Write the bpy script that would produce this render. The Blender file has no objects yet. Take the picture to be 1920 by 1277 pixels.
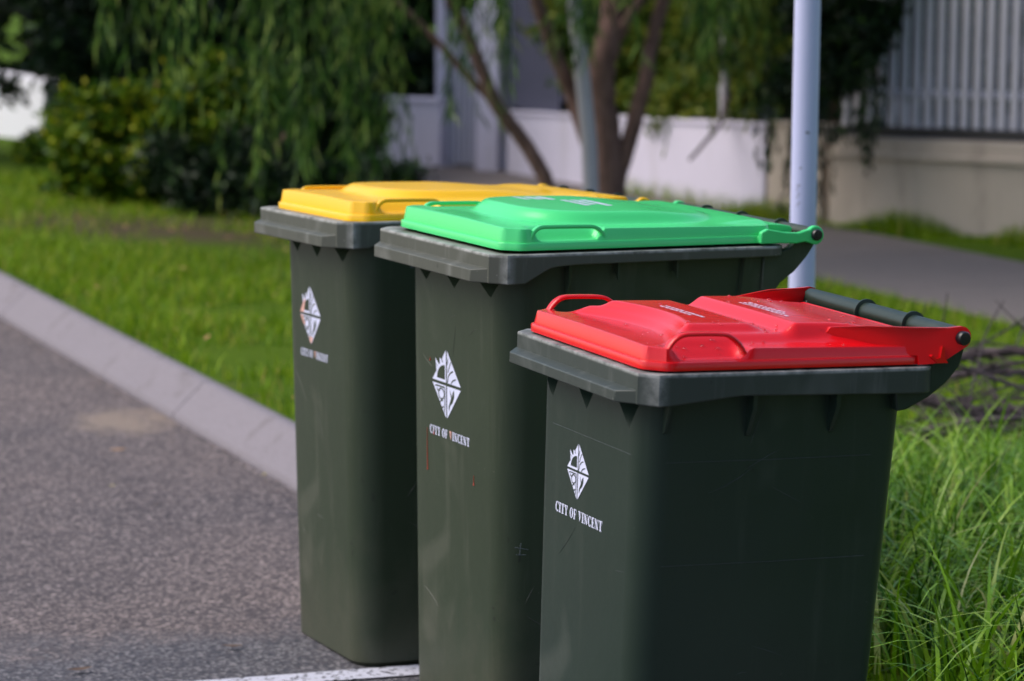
import bpy, bmesh, math, random
import numpy as np
from mathutils import Vector, Matrix
R = math.radians
rng = np.random.default_rng(7)
random.seed(7)
S = bpy.context.scene
COL = S.collection

# ------------------------------------------------------------------ camera
cam = bpy.data.cameras.new('camera'); camo = bpy.data.objects.new('camera', cam); COL.objects.link(camo)
cam.sensor_width = 36.0; cam.lens = 5861.3 / 1920 * 36.0
cam.clip_start = 0.1; cam.clip_end = 600
camo.location = (0, 0, 1.5562)
_p, _r = 0.12316, 0.0094
_m = Matrix.Rotation(math.pi / 2 - _p, 4, 'X') @ Matrix.Rotation(_r, 4, 'Z')
camo.rotation_euler = _m.to_euler()
cam.dof.use_dof = True; cam.dof.focus_distance = 5.5; cam.dof.aperture_fstop = 4.6; cam.dof.aperture_blades = 9
S.camera = camo

# ------------------------------------------------------------------ light
SUN_DIR = Vector((-0.80, 0.02, 0.95)).normalized()          # towards the sun
w = bpy.data.worlds.new('World'); S.world = w; w.use_nodes = True
nt = w.node_tree; bg = nt.nodes['Background']
sky = nt.nodes.new('ShaderNodeTexSky'); sky.sky_type = 'NISHITA'; sky.sun_disc = False
sky.sun_elevation = math.asin(SUN_DIR.z); sky.sun_rotation = math.atan2(SUN_DIR.x, SUN_DIR.y)
sky.air_density = 1.0; sky.dust_density = 2.5; sky.ozone_density = 1.0
nt.links.new(sky.outputs[0], bg.inputs[0]); bg.inputs[1].default_value = 0.12
sl = bpy.data.lights.new('sun', 'SUN'); sl.energy = 1.25; sl.angle = R(50); sl.color = (1.0, 0.93, 0.84)
so = bpy.data.objects.new('sun', sl); COL.objects.link(so)
so.rotation_euler = (-SUN_DIR).to_track_quat('-Z', 'Y').to_euler(); so.location = (-10, 0, 15)
S.view_settings.view_transform = 'Standard'; S.view_settings.look = 'None'
S.view_settings.exposure = 0.90; S.view_settings.gamma = 1; S.view_settings.use_curve_mapping = False

# ------------------------------------------------------------------ material helpers
class NT:
    def __init__(s, name):
        s.m = bpy.data.materials.new(name); s.m.use_nodes = True
        s.t = s.m.node_tree; s.b = s.t.nodes['Principled BSDF']
        s.co = s.t.nodes.new('ShaderNodeTexCoord')
    def n(s, typ, **kw):
        x = s.t.nodes.new(typ)
        for k, v in kw.items():
            if k in x.inputs: x.inputs[k].default_value = v
            else: setattr(x, k, v)
        return x
    def l(s, a, b): s.t.links.new(a, b)
    def noise(s, scale, detail=4, rough=.55, dist=0, sc=None, src='Object'):
        x = s.n('ShaderNodeTexNoise', Scale=scale, Detail=detail, Roughness=rough, Distortion=dist)
        if sc is None: s.l(s.co.outputs[src], x.inputs['Vector'])
        else:
            mp = s.n('ShaderNodeMapping'); mp.inputs['Scale'].default_value = sc
            s.l(s.co.outputs[src], mp.inputs[0]); s.l(mp.outputs[0], x.inputs['Vector'])
        return x.outputs['Fac']
    def ramp(s, fac, stops):
        r = s.n('ShaderNodeValToRGB'); e = r.color_ramp.elements
        while len(e) < len(stops): e.new(.5)
        for q, (p, c) in zip(e, stops):
            q.position = p; q.color = (*c, 1) if len(c) == 3 else c
        s.l(fac, r.inputs[0]); return r.outputs[0]
    def sramp(s, fac, a, b): return s.ramp(fac, [(a, (0, 0, 0)), (b, (1, 1, 1))])
    def mix(s, f, a, b, mode='MIX'):
        x = s.n('ShaderNodeMix', data_type='RGBA', blend_type=mode)
        for i, v in ((0, f), (6, a), (7, b)):
            if hasattr(v, 'links'): s.l(v, x.inputs[i])
            else: x.inputs[i].default_value = v if i == 0 else (*v, 1)
        return x.outputs[2]
    def bump(s, h, st, dist=.01):
        x = s.n('ShaderNodeBump', Strength=st, Distance=dist); s.l(h, x.inputs['Height']); s.l(x.outputs[0], s.b.inputs['Normal'])
    def col(s, c): s.l(c, s.b.inputs['Base Color'])

def simple(name, c, rough=.6, spec=.5, metal=0, nscale=0, namp=.15, bump=0, bscale=200):
    t = NT(name); t.b.inputs['Roughness'].default_value = rough; t.b.inputs['Specular IOR Level'].default_value = spec
    t.b.inputs['Metallic'].default_value = metal
    if nscale:
        t.col(t.mix(t.noise(nscale), tuple(v * (1 - namp) for v in c), tuple(min(1, v * (1 + namp)) for v in c)))
    else: t.b.inputs['Base Color'].default_value = (*c, 1)
    if bump: t.bump(t.noise(bscale), bump, .002)
    return t.m

def plastic(name, c, light, rough=.38, scuff=.5, streak=True):
    t = NT(name); b = t.b
    if streak: b.inputs['Specular IOR Level'].default_value = .32
    n1 = t.noise(5, 5, .6); n2 = t.noise(60, 4, .7)
    base = t.mix(n1, tuple(v * (.86 if streak else .97) for v in c), tuple(v * (1.14 if streak else 1.02) for v in c))
    # pale rubbed specks and fine streaks
    sp = t.sramp(t.noise(170, 3, .6), .68, .74)
    patch = t.sramp(t.noise(9, 4, .6), .5, .68)
    m = t.n('ShaderNodeMath', operation='MULTIPLY'); t.l(sp, m.inputs[0]); t.l(patch, m.inputs[1])
    m2 = t.n('ShaderNodeMath', operation='MULTIPLY'); t.l(m.outputs[0], m2.inputs[0]); m2.inputs[1].default_value = scuff
    cc = t.mix(m2.outputs[0], base, light)
    if streak:
        st = t.sramp(t.noise(1, 5, .65, sc=(34, 34, 2.5)), .56, .80)
        m3 = t.n('ShaderNodeMath', operation='MULTIPLY'); t.l(st, m3.inputs[0]); m3.inputs[1].default_value = .22 * scuff
        cc = t.mix(m3.outputs[0], cc, light)
    if streak:
        sx = t.n('ShaderNodeSeparateXYZ'); t.l(t.co.outputs['Object'], sx.inputs[0])
        dz_ = t.n('ShaderNodeMath', operation='MULTIPLY_ADD'); t.l(t.noise(11, 5, .7), dz_.inputs[0]); dz_.inputs[1].default_value = -.5; t.l(sx.outputs['Z'], dz_.inputs[2])
        dr = t.n('ShaderNodeMapRange'); t.l(dz_.outputs[0], dr.inputs[0]); dr.inputs[1].default_value = -.28; dr.inputs[2].default_value = .02; dr.inputs[3].default_value = .28; dr.inputs[4].default_value = 0
        cc = t.mix(dr.outputs[0], cc, (.13, .11, .085))
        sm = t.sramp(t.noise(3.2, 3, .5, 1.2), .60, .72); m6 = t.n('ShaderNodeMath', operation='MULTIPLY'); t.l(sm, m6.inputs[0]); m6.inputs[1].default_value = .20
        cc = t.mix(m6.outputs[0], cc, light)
        dk = t.sramp(t.noise(24, 2, .5, 1.5), .72, .80); m7 = t.n('ShaderNodeMath', operation='MULTIPLY'); t.l(dk, m7.inputs[0]); m7.inputs[1].default_value = .5
        cc = t.mix(m7.outputs[0], cc, (.012, .012, .011))
    at = t.n('ShaderNodeAttribute', attribute_name='wear'); wn = t.sramp(t.noise(22, 5, .7), .34, .60)
    m4 = t.n('ShaderNodeMath', operation='MULTIPLY'); t.l(at.outputs['Fac'], m4.inputs[0]); t.l(wn, m4.inputs[1])
    m5 = t.n('ShaderNodeMath', operation='MULTIPLY'); t.l(m4.outputs[0], m5.inputs[0]); m5.inputs[1].default_value = .85
    cc = t.mix(m5.outputs[0], cc, light)
    t.col(cc)
    r = t.n('ShaderNodeMapRange'); t.l(t.noise(14, 5, .65), r.inputs[0]); r.inputs[3].default_value = rough - (.10 if streak else .03); r.inputs[4].default_value = rough + (.14 if streak else .06)
    t.l(r.outputs[0], b.inputs['Roughness'])
    t.bump(n2, 0.10 if streak else .012, .002)
    return t.m

M = {}
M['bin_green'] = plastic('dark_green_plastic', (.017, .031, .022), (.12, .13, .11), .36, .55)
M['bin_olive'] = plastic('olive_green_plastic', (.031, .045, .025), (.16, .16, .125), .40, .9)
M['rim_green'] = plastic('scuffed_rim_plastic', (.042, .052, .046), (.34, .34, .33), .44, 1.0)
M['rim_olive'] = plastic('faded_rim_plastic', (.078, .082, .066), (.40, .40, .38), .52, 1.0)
M['lid_red'] = plastic('red_plastic', (.72, .004, .008), (.8, .16, .14), .19, .10, False)
M['lid_green'] = plastic('bright_green_plastic', (.065, .68, .20), (.3, .75, .45), .21, .10, False)
M['lid_yellow'] = plastic('yellow_plastic', (.97, .53, .002), (.85, .6, .15), .24, .10, False)
M['black_plastic'] = simple('black_plastic', (.012, .012, .016), .3)
M['rubber'] = simple('tyre_rubber', (.02, .02, .02), .8, nscale=30)
M['decal'] = simple('white_print', (.66, .68, .86), .5, nscale=60, namp=.08)
M['decal_pink'] = simple('pinkish_print', (.72, .40, .34), .5, nscale=60, namp=.1)
M['chalk'] = simple('pale_scrape', (.10, .12, .13), .7)
M['drip'] = simple('dried_red_paint', (.55, .05, .025), .4)
M['steel'] = simple('axle_steel', (.35, .35, .36), .4, metal=.9)
t = NT('water_drop'); t.b.inputs['Base Color'].default_value = (.9, .9, .9, 1); t.b.inputs['Roughness'].default_value = .02
t.b.inputs['Transmission Weight'].default_value = 1; t.b.inputs['IOR'].default_value = 1.33; M['water'] = t.m

# asphalt
t = NT('asphalt')
ag = t.n('ShaderNodeTexVoronoi', Scale=120.0); t.l(t.co.outputs['Object'], ag.inputs['Vector'])
cellc = t.n('ShaderNodeSeparateColor'); t.l(ag.outputs['Color'], cellc.inputs[0])
stone = t.ramp(cellc.outputs[0], [(0, (.007, .006, .009)), (.45, (.034, .027, .034)), (.75, (.105, .084, .086)), (1, (.38, .31, .295))])
dusty = t.ramp(cellc.outputs[1], [(0, (.020, .014, .017)), (.45, (.082, .062, .062)), (.75, (.165, .127, .12)), (1, (.42, .33, .30))])
n1 = t.noise(.9, 5, .6, .4)
dust = t.sramp(n1, .30, .72)
c = t.mix(dust, stone, dusty)
c = t.mix(t.sramp(t.noise(2.4, 5, .65, .5), .66, .86), c, (.16, .12, .095))
c = t.mix(t.sramp(t.noise(30, 3, .6), .62, .75), c, (.05, .045, .05))
dq = t.n('ShaderNodeVectorMath', operation='DISTANCE'); mp = t.n('ShaderNodeMapping'); t.l(t.co.outputs['Object'], mp.inputs[0])
mp.inputs['Scale'].default_value = (1.15, .80, 1); t.l(mp.outputs[0], dq.inputs[0])
_c = (-1.27 * 1.15, 10.30 * .80, 0); dq.inputs[1].default_value = tuple(_c)
da = t.n('ShaderNodeMath', operation='MULTIPLY_ADD'); t.l(t.noise(7, 4, .65), da.inputs[0]); da.inputs[1].default_value = .75; t.l(dq.outputs['Value'], da.inputs[2])
dm = t.n('ShaderNodeMapRange'); t.l(da.outputs[0], dm.inputs[0]); dm.inputs[1].default_value = .44; dm.inputs[2].default_value = .66; dm.inputs[3].default_value = .8; dm.inputs[4].default_value = 0
c = t.mix(dm.outputs[0], c, (.25, .19, .145))
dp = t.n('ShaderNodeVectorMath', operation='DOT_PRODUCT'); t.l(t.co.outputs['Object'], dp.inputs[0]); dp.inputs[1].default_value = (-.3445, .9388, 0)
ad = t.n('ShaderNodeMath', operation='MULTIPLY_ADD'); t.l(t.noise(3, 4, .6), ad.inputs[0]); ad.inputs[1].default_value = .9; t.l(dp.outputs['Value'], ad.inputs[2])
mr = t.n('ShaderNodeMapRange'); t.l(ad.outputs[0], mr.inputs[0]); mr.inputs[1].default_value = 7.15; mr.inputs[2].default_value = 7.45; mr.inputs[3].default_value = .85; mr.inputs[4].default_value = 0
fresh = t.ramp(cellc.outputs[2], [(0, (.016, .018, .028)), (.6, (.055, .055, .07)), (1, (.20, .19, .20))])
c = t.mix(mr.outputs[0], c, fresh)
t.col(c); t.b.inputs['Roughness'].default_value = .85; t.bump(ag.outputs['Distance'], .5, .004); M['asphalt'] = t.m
# paint line, worn
t = NT('road_paint')
ag = t.n('ShaderNodeTexVoronoi', Scale=120.0); t.l(t.co.outputs['Object'], ag.inputs['Vector'])
cellc = t.n('ShaderNodeSeparateColor'); t.l(ag.outputs['Color'], cellc.inputs[0])
t.col(t.mix(t.sramp(cellc.outputs[0], .12, .2), (.07, .07, .08), (.52, .52, .60))); t.bump(ag.outputs['Distance'], .4, .003)
t.b.inputs['Roughness'].default_value = .75; M['paint'] = t.m
# concrete
def concrete(name, a, b, dark=(.12, .11, .10)):
    t = NT(name); c = t.mix(t.noise(3, 6, .65), a, b); c = t.mix(t.noise(90, 3, .6), c, b)
    c = t.mix(t.sramp(t.noise(6, 5, .7), .56, .8), c, dark); c = t.mix(t.sramp(t.noise(170, 2, .5), .60, .70), c, dark); t.col(c)
    t.b.inputs['Roughness'].default_value = .88; t.bump(t.noise(120, 4, .6), .25, .003); return t.m
M['kerb'] = concrete('kerb_concrete', (.145, .130, .152), (.22, .195, .215), (.09, .075, .072))
M['path'] = concrete('path_concrete', (.105, .087, .080), (.15, .125, .115), (.07, .058, .052))
M['seam'] = simple('dark_joint', (.03, .027, .025), .95, nscale=20)
def render_wall(name, a, stain):
    t = NT(name); c = t.mix(t.noise(2, 5, .6), a, tuple(v * .9 for v in a))
    c = t.mix(t.sramp(t.noise(1, 6, .7, sc=(3, 3, .7)), .55, .8), c, stain); t.col(c)
    t.b.inputs['Roughness'].default_value = .85; t.bump(t.noise(60, 3), .2, .004); return t.m
M['wall_white'] = render_wall('white_render', (.72, .67, .80), (.5, .46, .5))
M['wall_bright'] = simple('fresh_white_paint', (.84, .83, .90), .7, nscale=3, namp=.03)
M['wall_beige'] = render_wall('beige_render', (.50, .42, .35), (.28, .23, .19))
M['slat'] = simple('painted_slats', (.60, .57, .64), .5, nscale=3)
M['gate'] = simple('gate_paint', (.42, .42, .52), .5, nscale=3)
M['slat_dark'] = simple('blue_grey_slats', (.13, .13, .19), .5, nscale=3)
M['rail'] = simple('dark_rail', (.025, .023, .025), .6)
M['pole_white'] = simple('white_pole_paint', (.52, .54, .78), .35, nscale=8, namp=.04)
M['pole_mark'] = simple('pole_scuff', (.22, .22, .30), .8)
M['pole_grey'] = simple('galvanised_steel', (.40, .37, .40), .6, nscale=5)
M['pink_wall'] = render_wall('pink_render', (.55, .28, .22), (.4, .2, .16))
M['roof'] = simple('roof_tiles', (.22, .09, .06), .8, nscale=4)
M['glass'] = simple('window_glass', (.03, .035, .04), .08)
def bark(name, a, b):
    t = NT(name); t.col(t.mix(t.sramp(t.noise(1, 6, .7, sc=(30, 30, 5)), .35, .68), a, b))
    t.b.inputs['Roughness'].default_value = .9; t.bump(t.noise(1, 5, .7, sc=(50, 50, 8)), .6, .01); return t.m
M['bark'] = bark('tree_bark', (.09, .048, .038), (.24, .135, .11))
M['bark_pale'] = bark('pale_bark', (.35, .33, .34), (.5, .48, .52))
M['twig'] = bark('dead_branch_bark', (.030, .022, .026), (.10, .072, .075))
def leaf(name, stops, rough=.45, trans=.25, spec=.18):
    t = NT(name); g = t.n('ShaderNodeNewGeometry')
    c = t.ramp(g.outputs['Random Per Island'], stops); t.col(c); t.b.inputs['Roughness'].default_value = rough; t.b.inputs['Specular IOR Level'].default_value = spec
    tr = t.n('ShaderNodeBsdfTranslucent'); t.l(c, tr.inputs[0]); mx = t.n('ShaderNodeMixShader'); mx.inputs[0].default_value = trans
    t.l(t.b.outputs[0], mx.inputs[1]); t.l(tr.outputs[0], mx.inputs[2]); t.l(mx.outputs[0], t.t.nodes['Material Output'].inputs[0])
    return t.m
M['leaf_weep'] = leaf('willow_leaves', [(0, (.008, .026, .004)), (.5, (.030, .085, .010)), (.78, (.09, .18, .025)), (.92, (.26, .38, .07)), (1, (.42, .48, .11))])
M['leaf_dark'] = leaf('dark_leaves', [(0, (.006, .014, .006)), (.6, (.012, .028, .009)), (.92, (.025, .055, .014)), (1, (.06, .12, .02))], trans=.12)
M['leaf_mid'] = leaf('shrub_leaves', [(0, (.010, .035, .003)), (.5, (.05, .12, .004)), (.85, (.20, .28, .008)), (1, (.42, .40, .02))])
M['leaf_gold'] = leaf('yellow_green_leaves', [(0, (.03, .07, .01)), (.5, (.09, .15, .015)), (1, (.26, .27, .03))])
M['blade'] = leaf('long_grass', [(0, (.012, .05, .003)), (.45, (.04, .135, .004)), (.8, (.12, .27, .008)), (.94, (.20, .34, .03)), (1, (.34, .28, .10))], .38, .35)
M['blade_light'] = leaf('arching_grass_blades', [(0, (.08, .20, .005)), (.6, (.20, .39, .010)), (.88, (.34, .50, .06)), (1, (.48, .46, .22))], .33, .3, .4)
M['lawn'] = leaf('lawn_grass', [(0, (.06, .14, .004)), (.5, (.17, .30, .006)), (.85, (.30, .42, .010)), (1, (.42, .32, .08))], .5, .35)
M['dead_leaf'] = simple('dead_leaf', (.42, .22, .09), .7, nscale=30)
M['yellow_leaf'] = simple('yellowed_leaf', (.50, .42, .10), .7, nscale=30)
M['brown_leaf'] = simple('brown_leaf', (.10, .055, .03), .7, nscale=30)
t = NT('verge_soil')
g = t.mix(t.noise(2.2, 5, .65), (.055, .12, .005), (.12, .18, .008))
g = t.mix(t.sramp(t.noise(1.3, 6, .7, .5), .60, .72), g, (.115, .085, .055))
g = t.mix(t.noise(50, 3, .6), g, (.05, .09, .012))
dq = t.n('ShaderNodeVectorMath', operation='DISTANCE'); mp = t.n('ShaderNodeMapping'); t.l(t.co.outputs['Object'], mp.inputs[0])
mp.inputs['Scale'].default_value = (.75, .85, 0); t.l(mp.outputs[0], dq.inputs[0]); dq.inputs[1].default_value = (-2.0 * .75, 16.9 * .85, 0)
da = t.n('ShaderNodeMath', operation='MULTIPLY_ADD'); t.l(t.noise(2.2, 6, .7), da.inputs[0]); da.inputs[1].default_value = 1.6; t.l(dq.outputs['Value'], da.inputs[2])
dm = t.n('ShaderNodeMapRange'); t.l(da.outputs[0], dm.inputs[0]); dm.inputs[1].default_value = 1.25; dm.inputs[2].default_value = 2.0; dm.inputs[3].default_value = .9; dm.inputs[4].default_value = 0
g = t.mix(dm.outputs[0], g, (.085, .060, .042)); t.col(g)      # bare soil under the shrubs
t.b.inputs['Roughness'].default_value = .95; t.b.inputs['Specular IOR Level'].default_value = .05; t.bump(t.noise(40, 5, .7), .6, .02); M['soil'] = t.m

# ------------------------------------------------------------------ object helpers
def link(o, parent=None):
    COL.objects.link(o)
    if parent: o.parent = parent
    return o
def tag(o, label=None, cat=None, group=None, kind=None):
    if label: o['label'] = label
    if cat: o['category'] = cat
    if group: o['group'] = group
    if kind: o['kind'] = kind
    return o
def empty(name, loc=(0, 0, 0), rz=0):
    o = bpy.data.objects.new(name, None); o.location = loc; o.rotation_euler = (0, 0, rz); o.empty_display_size = .1
    return link(o)
def mesh(name, v, f, mat, parent=None, smooth=None):
    me = bpy.data.meshes.new(name); me.from_pydata([tuple(map(float, q)) for q in v], [], f); me.validate()
    bm = bmesh.new(); bm.from_mesh(me); bmesh.ops.recalc_face_normals(bm, faces=bm.faces); bm.to_mesh(me); bm.free()
    if smooth:
        me.shade_smooth(); me.set_sharp_from_angle(angle=R(smooth))
    me.materials.append(mat); me.update()
    return link(bpy.data.objects.new(name, me), parent)
class MB:
    def __init__(s): s.v = []; s.f = []
    def add(s, v, f):
        n = len(s.v); s.v += [tuple(q) for q in v]; s.f += [tuple(i + n for i in q) for q in f]; return s
    def box(s, x0, x1, y0, y1, z0, z1, mat=None):
        v = [Vector((x, y, z)) for x in (x0, x1) for y in (y0, y1) for z in (z0, z1)]
        if mat: v = [mat @ q for q in v]
        return s.add(v, [(0, 1, 3, 2), (4, 6, 7, 5), (0, 4, 5, 1), (2, 3, 7, 6), (0, 2, 6, 4), (1, 5, 7, 3)])
    def prism(s, poly, fn, t0, t1):          # poly (a,b) list; fn(a,b,t)->xyz
        n = len(poly)
        v = [fn(a, b, t0) for a, b in poly] + [fn(a, b, t1) for a, b in poly]
        return s.add(v, [tuple(range(n))[::-1], tuple(range(n, 2 * n))] + [(i, (i + 1) % n, n + (i + 1) % n, n + i) for i in range(n)])
    def tube(s, pts, rad, n=12, cap=True):
        pts = [Vector(p) for p in pts]; k = len(pts)
        if not hasattr(rad, '__len__'): rad = [rad] * k
        v = []; up = None
        for i, p in enumerate(pts):
            d = (pts[min(i + 1, k - 1)] - pts[max(i - 1, 0)]).normalized()
            if up is None: up = d.orthogonal().normalized()
            up = (up - d * up.dot(d)).normalized(); sd = d.cross(up)
            for j in range(n):
                a = 2 * math.pi * j / n; v.append(p + (up * math.cos(a) + sd * math.sin(a)) * rad[i])
        f = [(i * n + j, i * n + (j + 1) % n, (i + 1) * n + (j + 1) % n, (i + 1) * n + j) for i in range(k - 1) for j in range(n)]
        if cap: f += [tuple(range(n))[::-1], tuple(range((k - 1) * n, k * n))]
        return s.add(v, f)
    def strap(s, pts, side, wid, th):        # rectangular-section strap; side = width direction
        pts = [Vector(p) for p in pts]; side = Vector(side); k = len(pts); v = []
        for i, p in enumerate(pts):
            d = (pts[min(i + 1, k - 1)] - pts[max(i - 1, 0)]).normalized(); u = d.cross(side).normalized()
            c = .3
            for a, b in ((-1, -c), (-1, c), (-.75, 1), (.75, 1), (1, c), (1, -c), (.75, -1), (-.75, -1)):
                v.append(p + side * (a * wid / 2) + u * (b * th / 2))
        n = 8
        f = [(i * n + j, i * n + (j + 1) % n, (i + 1) * n + (j + 1) % n, (i + 1) * n + j) for i in range(k - 1) for j in range(n)]
        f += [tuple(range(n))[::-1], tuple(range((k - 1) * n, k * n))]
        return s.add(v, f)
    def build(s, name, mat, parent=None, smooth=40, bevel=0):
        o = mesh(name, s.v, s.f, mat, parent, smooth)
        if bevel:
            m = o.modifiers.new('bevel', 'BEVEL'); m.width = bevel; m.segments = 2; m.limit_method = 'ANGLE'; m.angle_limit = R(35)
            m.harden_normals = False
        return o
def fastmesh(name, verts, faces, mat, parent=None, smooth=False):
    """verts (n,3) array, faces (m,k) array of equal-sized polygons"""
    me = bpy.data.meshes.new(name); m, k = faces.shape
    me.vertices.add(len(verts)); me.vertices.foreach_set('co', np.ascontiguousarray(verts, dtype=np.float32).ravel())
    me.loops.add(m * k); me.loops.foreach_set('vertex_index', np.ascontiguousarray(faces, dtype=np.int32).ravel())
    me.polygons.add(m); me.polygons.foreach_set('loop_start', np.arange(m, dtype=np.int32) * k)
    me.polygons.foreach_set('loop_total', np.full(m, k, dtype=np.int32))
    me.update(calc_edges=True)
    if smooth: me.shade_smooth()
    me.materials.append(mat)
    return link(bpy.data.objects.new(name, me), parent)
def sstep(a, b, x):
    t = np.clip((x - a) / (b - a), 0, 1); return t * t * (3 - 2 * t)

# kerb frame: s along the kerb (away from the camera), r across it towards the gardens
KO = Vector((-.623, 8.992, 0)); KS = Vector((-.3445, .9388, 0)); KR = Vector((.9388, .3445, 0))
KANG = math.atan2(KR.y, KR.x)
def K(s, r, z=0.0):
    p = KO + KS * s + KR * r; return Vector((p.x, p.y, z))
def vz(r):                                    # height of the verge behind the kerb
    return .112 * (1 - float(sstep(.3, 3.2, r)))

# ------------------------------------------------------------------ ground, road, kerb
mb = MB(); mb.add([(-150, -150, -.06), (150, -150, -.06), (150, 250, -.06), (-150, 250, -.06)], [(0, 1, 2, 3)])
tag(mb.build('ground', M['soil'], smooth=None), kind='structure')
mb = MB(); mb.add([K(-60, -14), K(-60, -.018), K(90, -.018), K(90, -14)], [(0, 1, 2, 3)])
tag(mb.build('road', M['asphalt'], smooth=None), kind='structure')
mb = MB(); mb.add([K(-60, -.022, -.012), K(-60, .004, -.012), K(90, .004, -.012), K(90, -.022, -.012)], [(0, 1, 2, 3)])
tag(mb.build('road_joint', M['seam'], smooth=None), kind='structure')
mb = MB(); mb.add([K(-2.36, -5.0, .004), K(-2.36, -.03, .004), K(-2.272, -.03, .004), K(-2.272, -5.0, .004)], [(0, 1, 2, 3)])
tag(mb.build('parking_line', M['paint'], smooth=None), kind='structure')
prof = [(0, -.03), (0, .012), (.012, .024), (.088, .098), (.100, .110), (.112, .1165), (.145, .1165), (.15, .112), (.15, -.03)]
kerb = tag(empty('kerb', K(1.49, 0)), kind='structure')
kme = None
for i in range(-4, 10):
    s0, s1 = 1.49 + 3 * i + .004, 1.49 + 3 * (i + 1) - .004
    if kme is None:
        mb = MB(); mb.prism(prof, lambda a, b, tt: KS * tt + KR * a + Vector((0, 0, b)), 0, s1 - s0)
        o = mb.build('kerb_section', M['kerb'], kerb, 50); kme = o.data
    else: o = link(bpy.data.objects.new('kerb_section', kme), kerb)
    o.location = KS * (s0 - 1.49)
# verge sheet
rs = [.148, .3, .6, 1, 1.4, 1.8, 2.2, 2.6, 3.2, 4.08]; v = []; f = []
ss = list(np.arange(-40, 60.1, 1.0))
for s in ss:
    for r in rs: v.append(K(s, r, vz(r) - (.01 if r < .2 else 0)))
n = len(rs)
for i in range(len(ss) - 1):
    for j in range(n - 1): f.append((i * n + j, i * n + j + 1, (i + 1) * n + j + 1, (i + 1) * n + j))
tag(mesh('verge', v, f, M['soil'], smooth=60), kind='structure')
mb = MB(); mb.add([K(-40, 5.45), K(60, 5.45), K(60, 60), K(-40, 60)], [(0, 1, 2, 3)])
tag(mb.build('garden_ground', M['soil'], smooth=None), kind='structure')
path = tag(empty('footpath', K(0, 4.08)), kind='structure'); pme = None
for i in range(-10, 16):
    if pme is None:
        mb = MB(); mb.prism([(0, 0), (1.49, 0), (1.49, 1.36), (0, 1.36)], lambda a, b, tt: KS * a + KR * b + Vector((0, 0, tt)), -.05, .012)
        o = mb.build('slab', M['path'], path, 30, .006); pme = o.data
    else:
        o = link(bpy.data.objects.new('slab', pme), path); mm = o.modifiers.new('bevel', 'BEVEL'); mm.width = .006; mm.limit_method = 'ANGLE'
    o.location = KS * (i * 1.5)

# ------------------------------------------------------------------ garden walls and fences
def wall_run(name, a, b, ztops, th, mat, label, cap=None, capmat=None, cat='wall', group=None, zb=-.05):
    a = Vector((a[0], a[1], 0)); b = Vector((b[0], b[1], 0)); d = (b - a); L = d.length; d.normalize(); nrm = Vector((-d.y, d.x, 0))
    if nrm.y < 0: nrm = -nrm
    root = empty(name, (a.x, a.y, 0)); tag(root, label, cat, group)
    f3 = lambda x, y, z: d * x + nrm * y + Vector((0, 0, z))
    mb = MB(); z0, z1 = ztops
    mb.add([f3(0, 0, zb), f3(L, 0, zb), f3(L, th, zb), f3(0, th, zb), f3(0, 0, z0), f3(L, 0, z1), f3(L, th, z1), f3(0, th, z0)],
           [(0, 1, 2, 3), (4, 5, 6, 7), (0, 1, 5, 4), (1, 2, 6, 5), (2, 3, 7, 6), (3, 0, 4, 7)])
    mb.build('wall_body', mat, root, 30, .01)
    if cap:
        o, h, dz = cap
        mb = MB(); q = [f3(0, -o, z0 + dz), f3(L, -o, z1 + dz), f3(L, th + o, z1 + dz), f3(0, th + o, z0 + dz)]
        mb.add(q + [p + Vector((0, 0, h)) for p in q], [(0, 1, 2, 3), (4, 5, 6, 7), (0, 1, 5, 4), (1, 2, 6, 5), (2, 3, 7, 6), (3, 0, 4, 7)])
        mb.build('coping', capmat or mat, root, 30, .008)
    return root, f3, L
wall_run('garden_wall', (-2.3, 24.4), (-.54, 22.7), (.44, .475), .16, M['wall_white'], 'low white rendered garden wall left of the pale gate, behind the weeping tree', (.015, .03, .001))
wall_run('garden_wall', (-.05, 22.2), (1.50, 18.75), (.425, .53), .16, M['wall_white'], 'low white rendered wall behind the brown multi-stemmed tree trunk', (.012, .025, .001))
wall_run('garden_wall', (1.52, 18.72), (1.80, 18.28), (.55, .55), .2, M['wall_beige'], 'short beige wall end with leaves trailing over it beside the white post', (.01, .025, .001))
root, f3, L = wall_run('garden_wall', (1.84, 18.22), (4.6, 15.3), (.515, .60), .2, M['wall_beige'], 'long beige rendered wall topped by a slatted fence behind the footpath', None)
mb = MB(); mb.add([f3(0, -.03, .40), f3(L, -.03, .48), f3(L, -.001, .48), f3(0, -.001, .40), f3(0, -.03, .43), f3(L, -.03, .51), f3(L, -.001, .51), f3(0, -.001, .43)],
                  [(0, 1, 2, 3), (4, 5, 6, 7), (0, 1, 5, 4), (1, 2, 6, 5), (2, 3, 7, 6), (3, 0, 4, 7)])
mb.build('moulding', M['wall_beige'], root, 30, .004)
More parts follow.
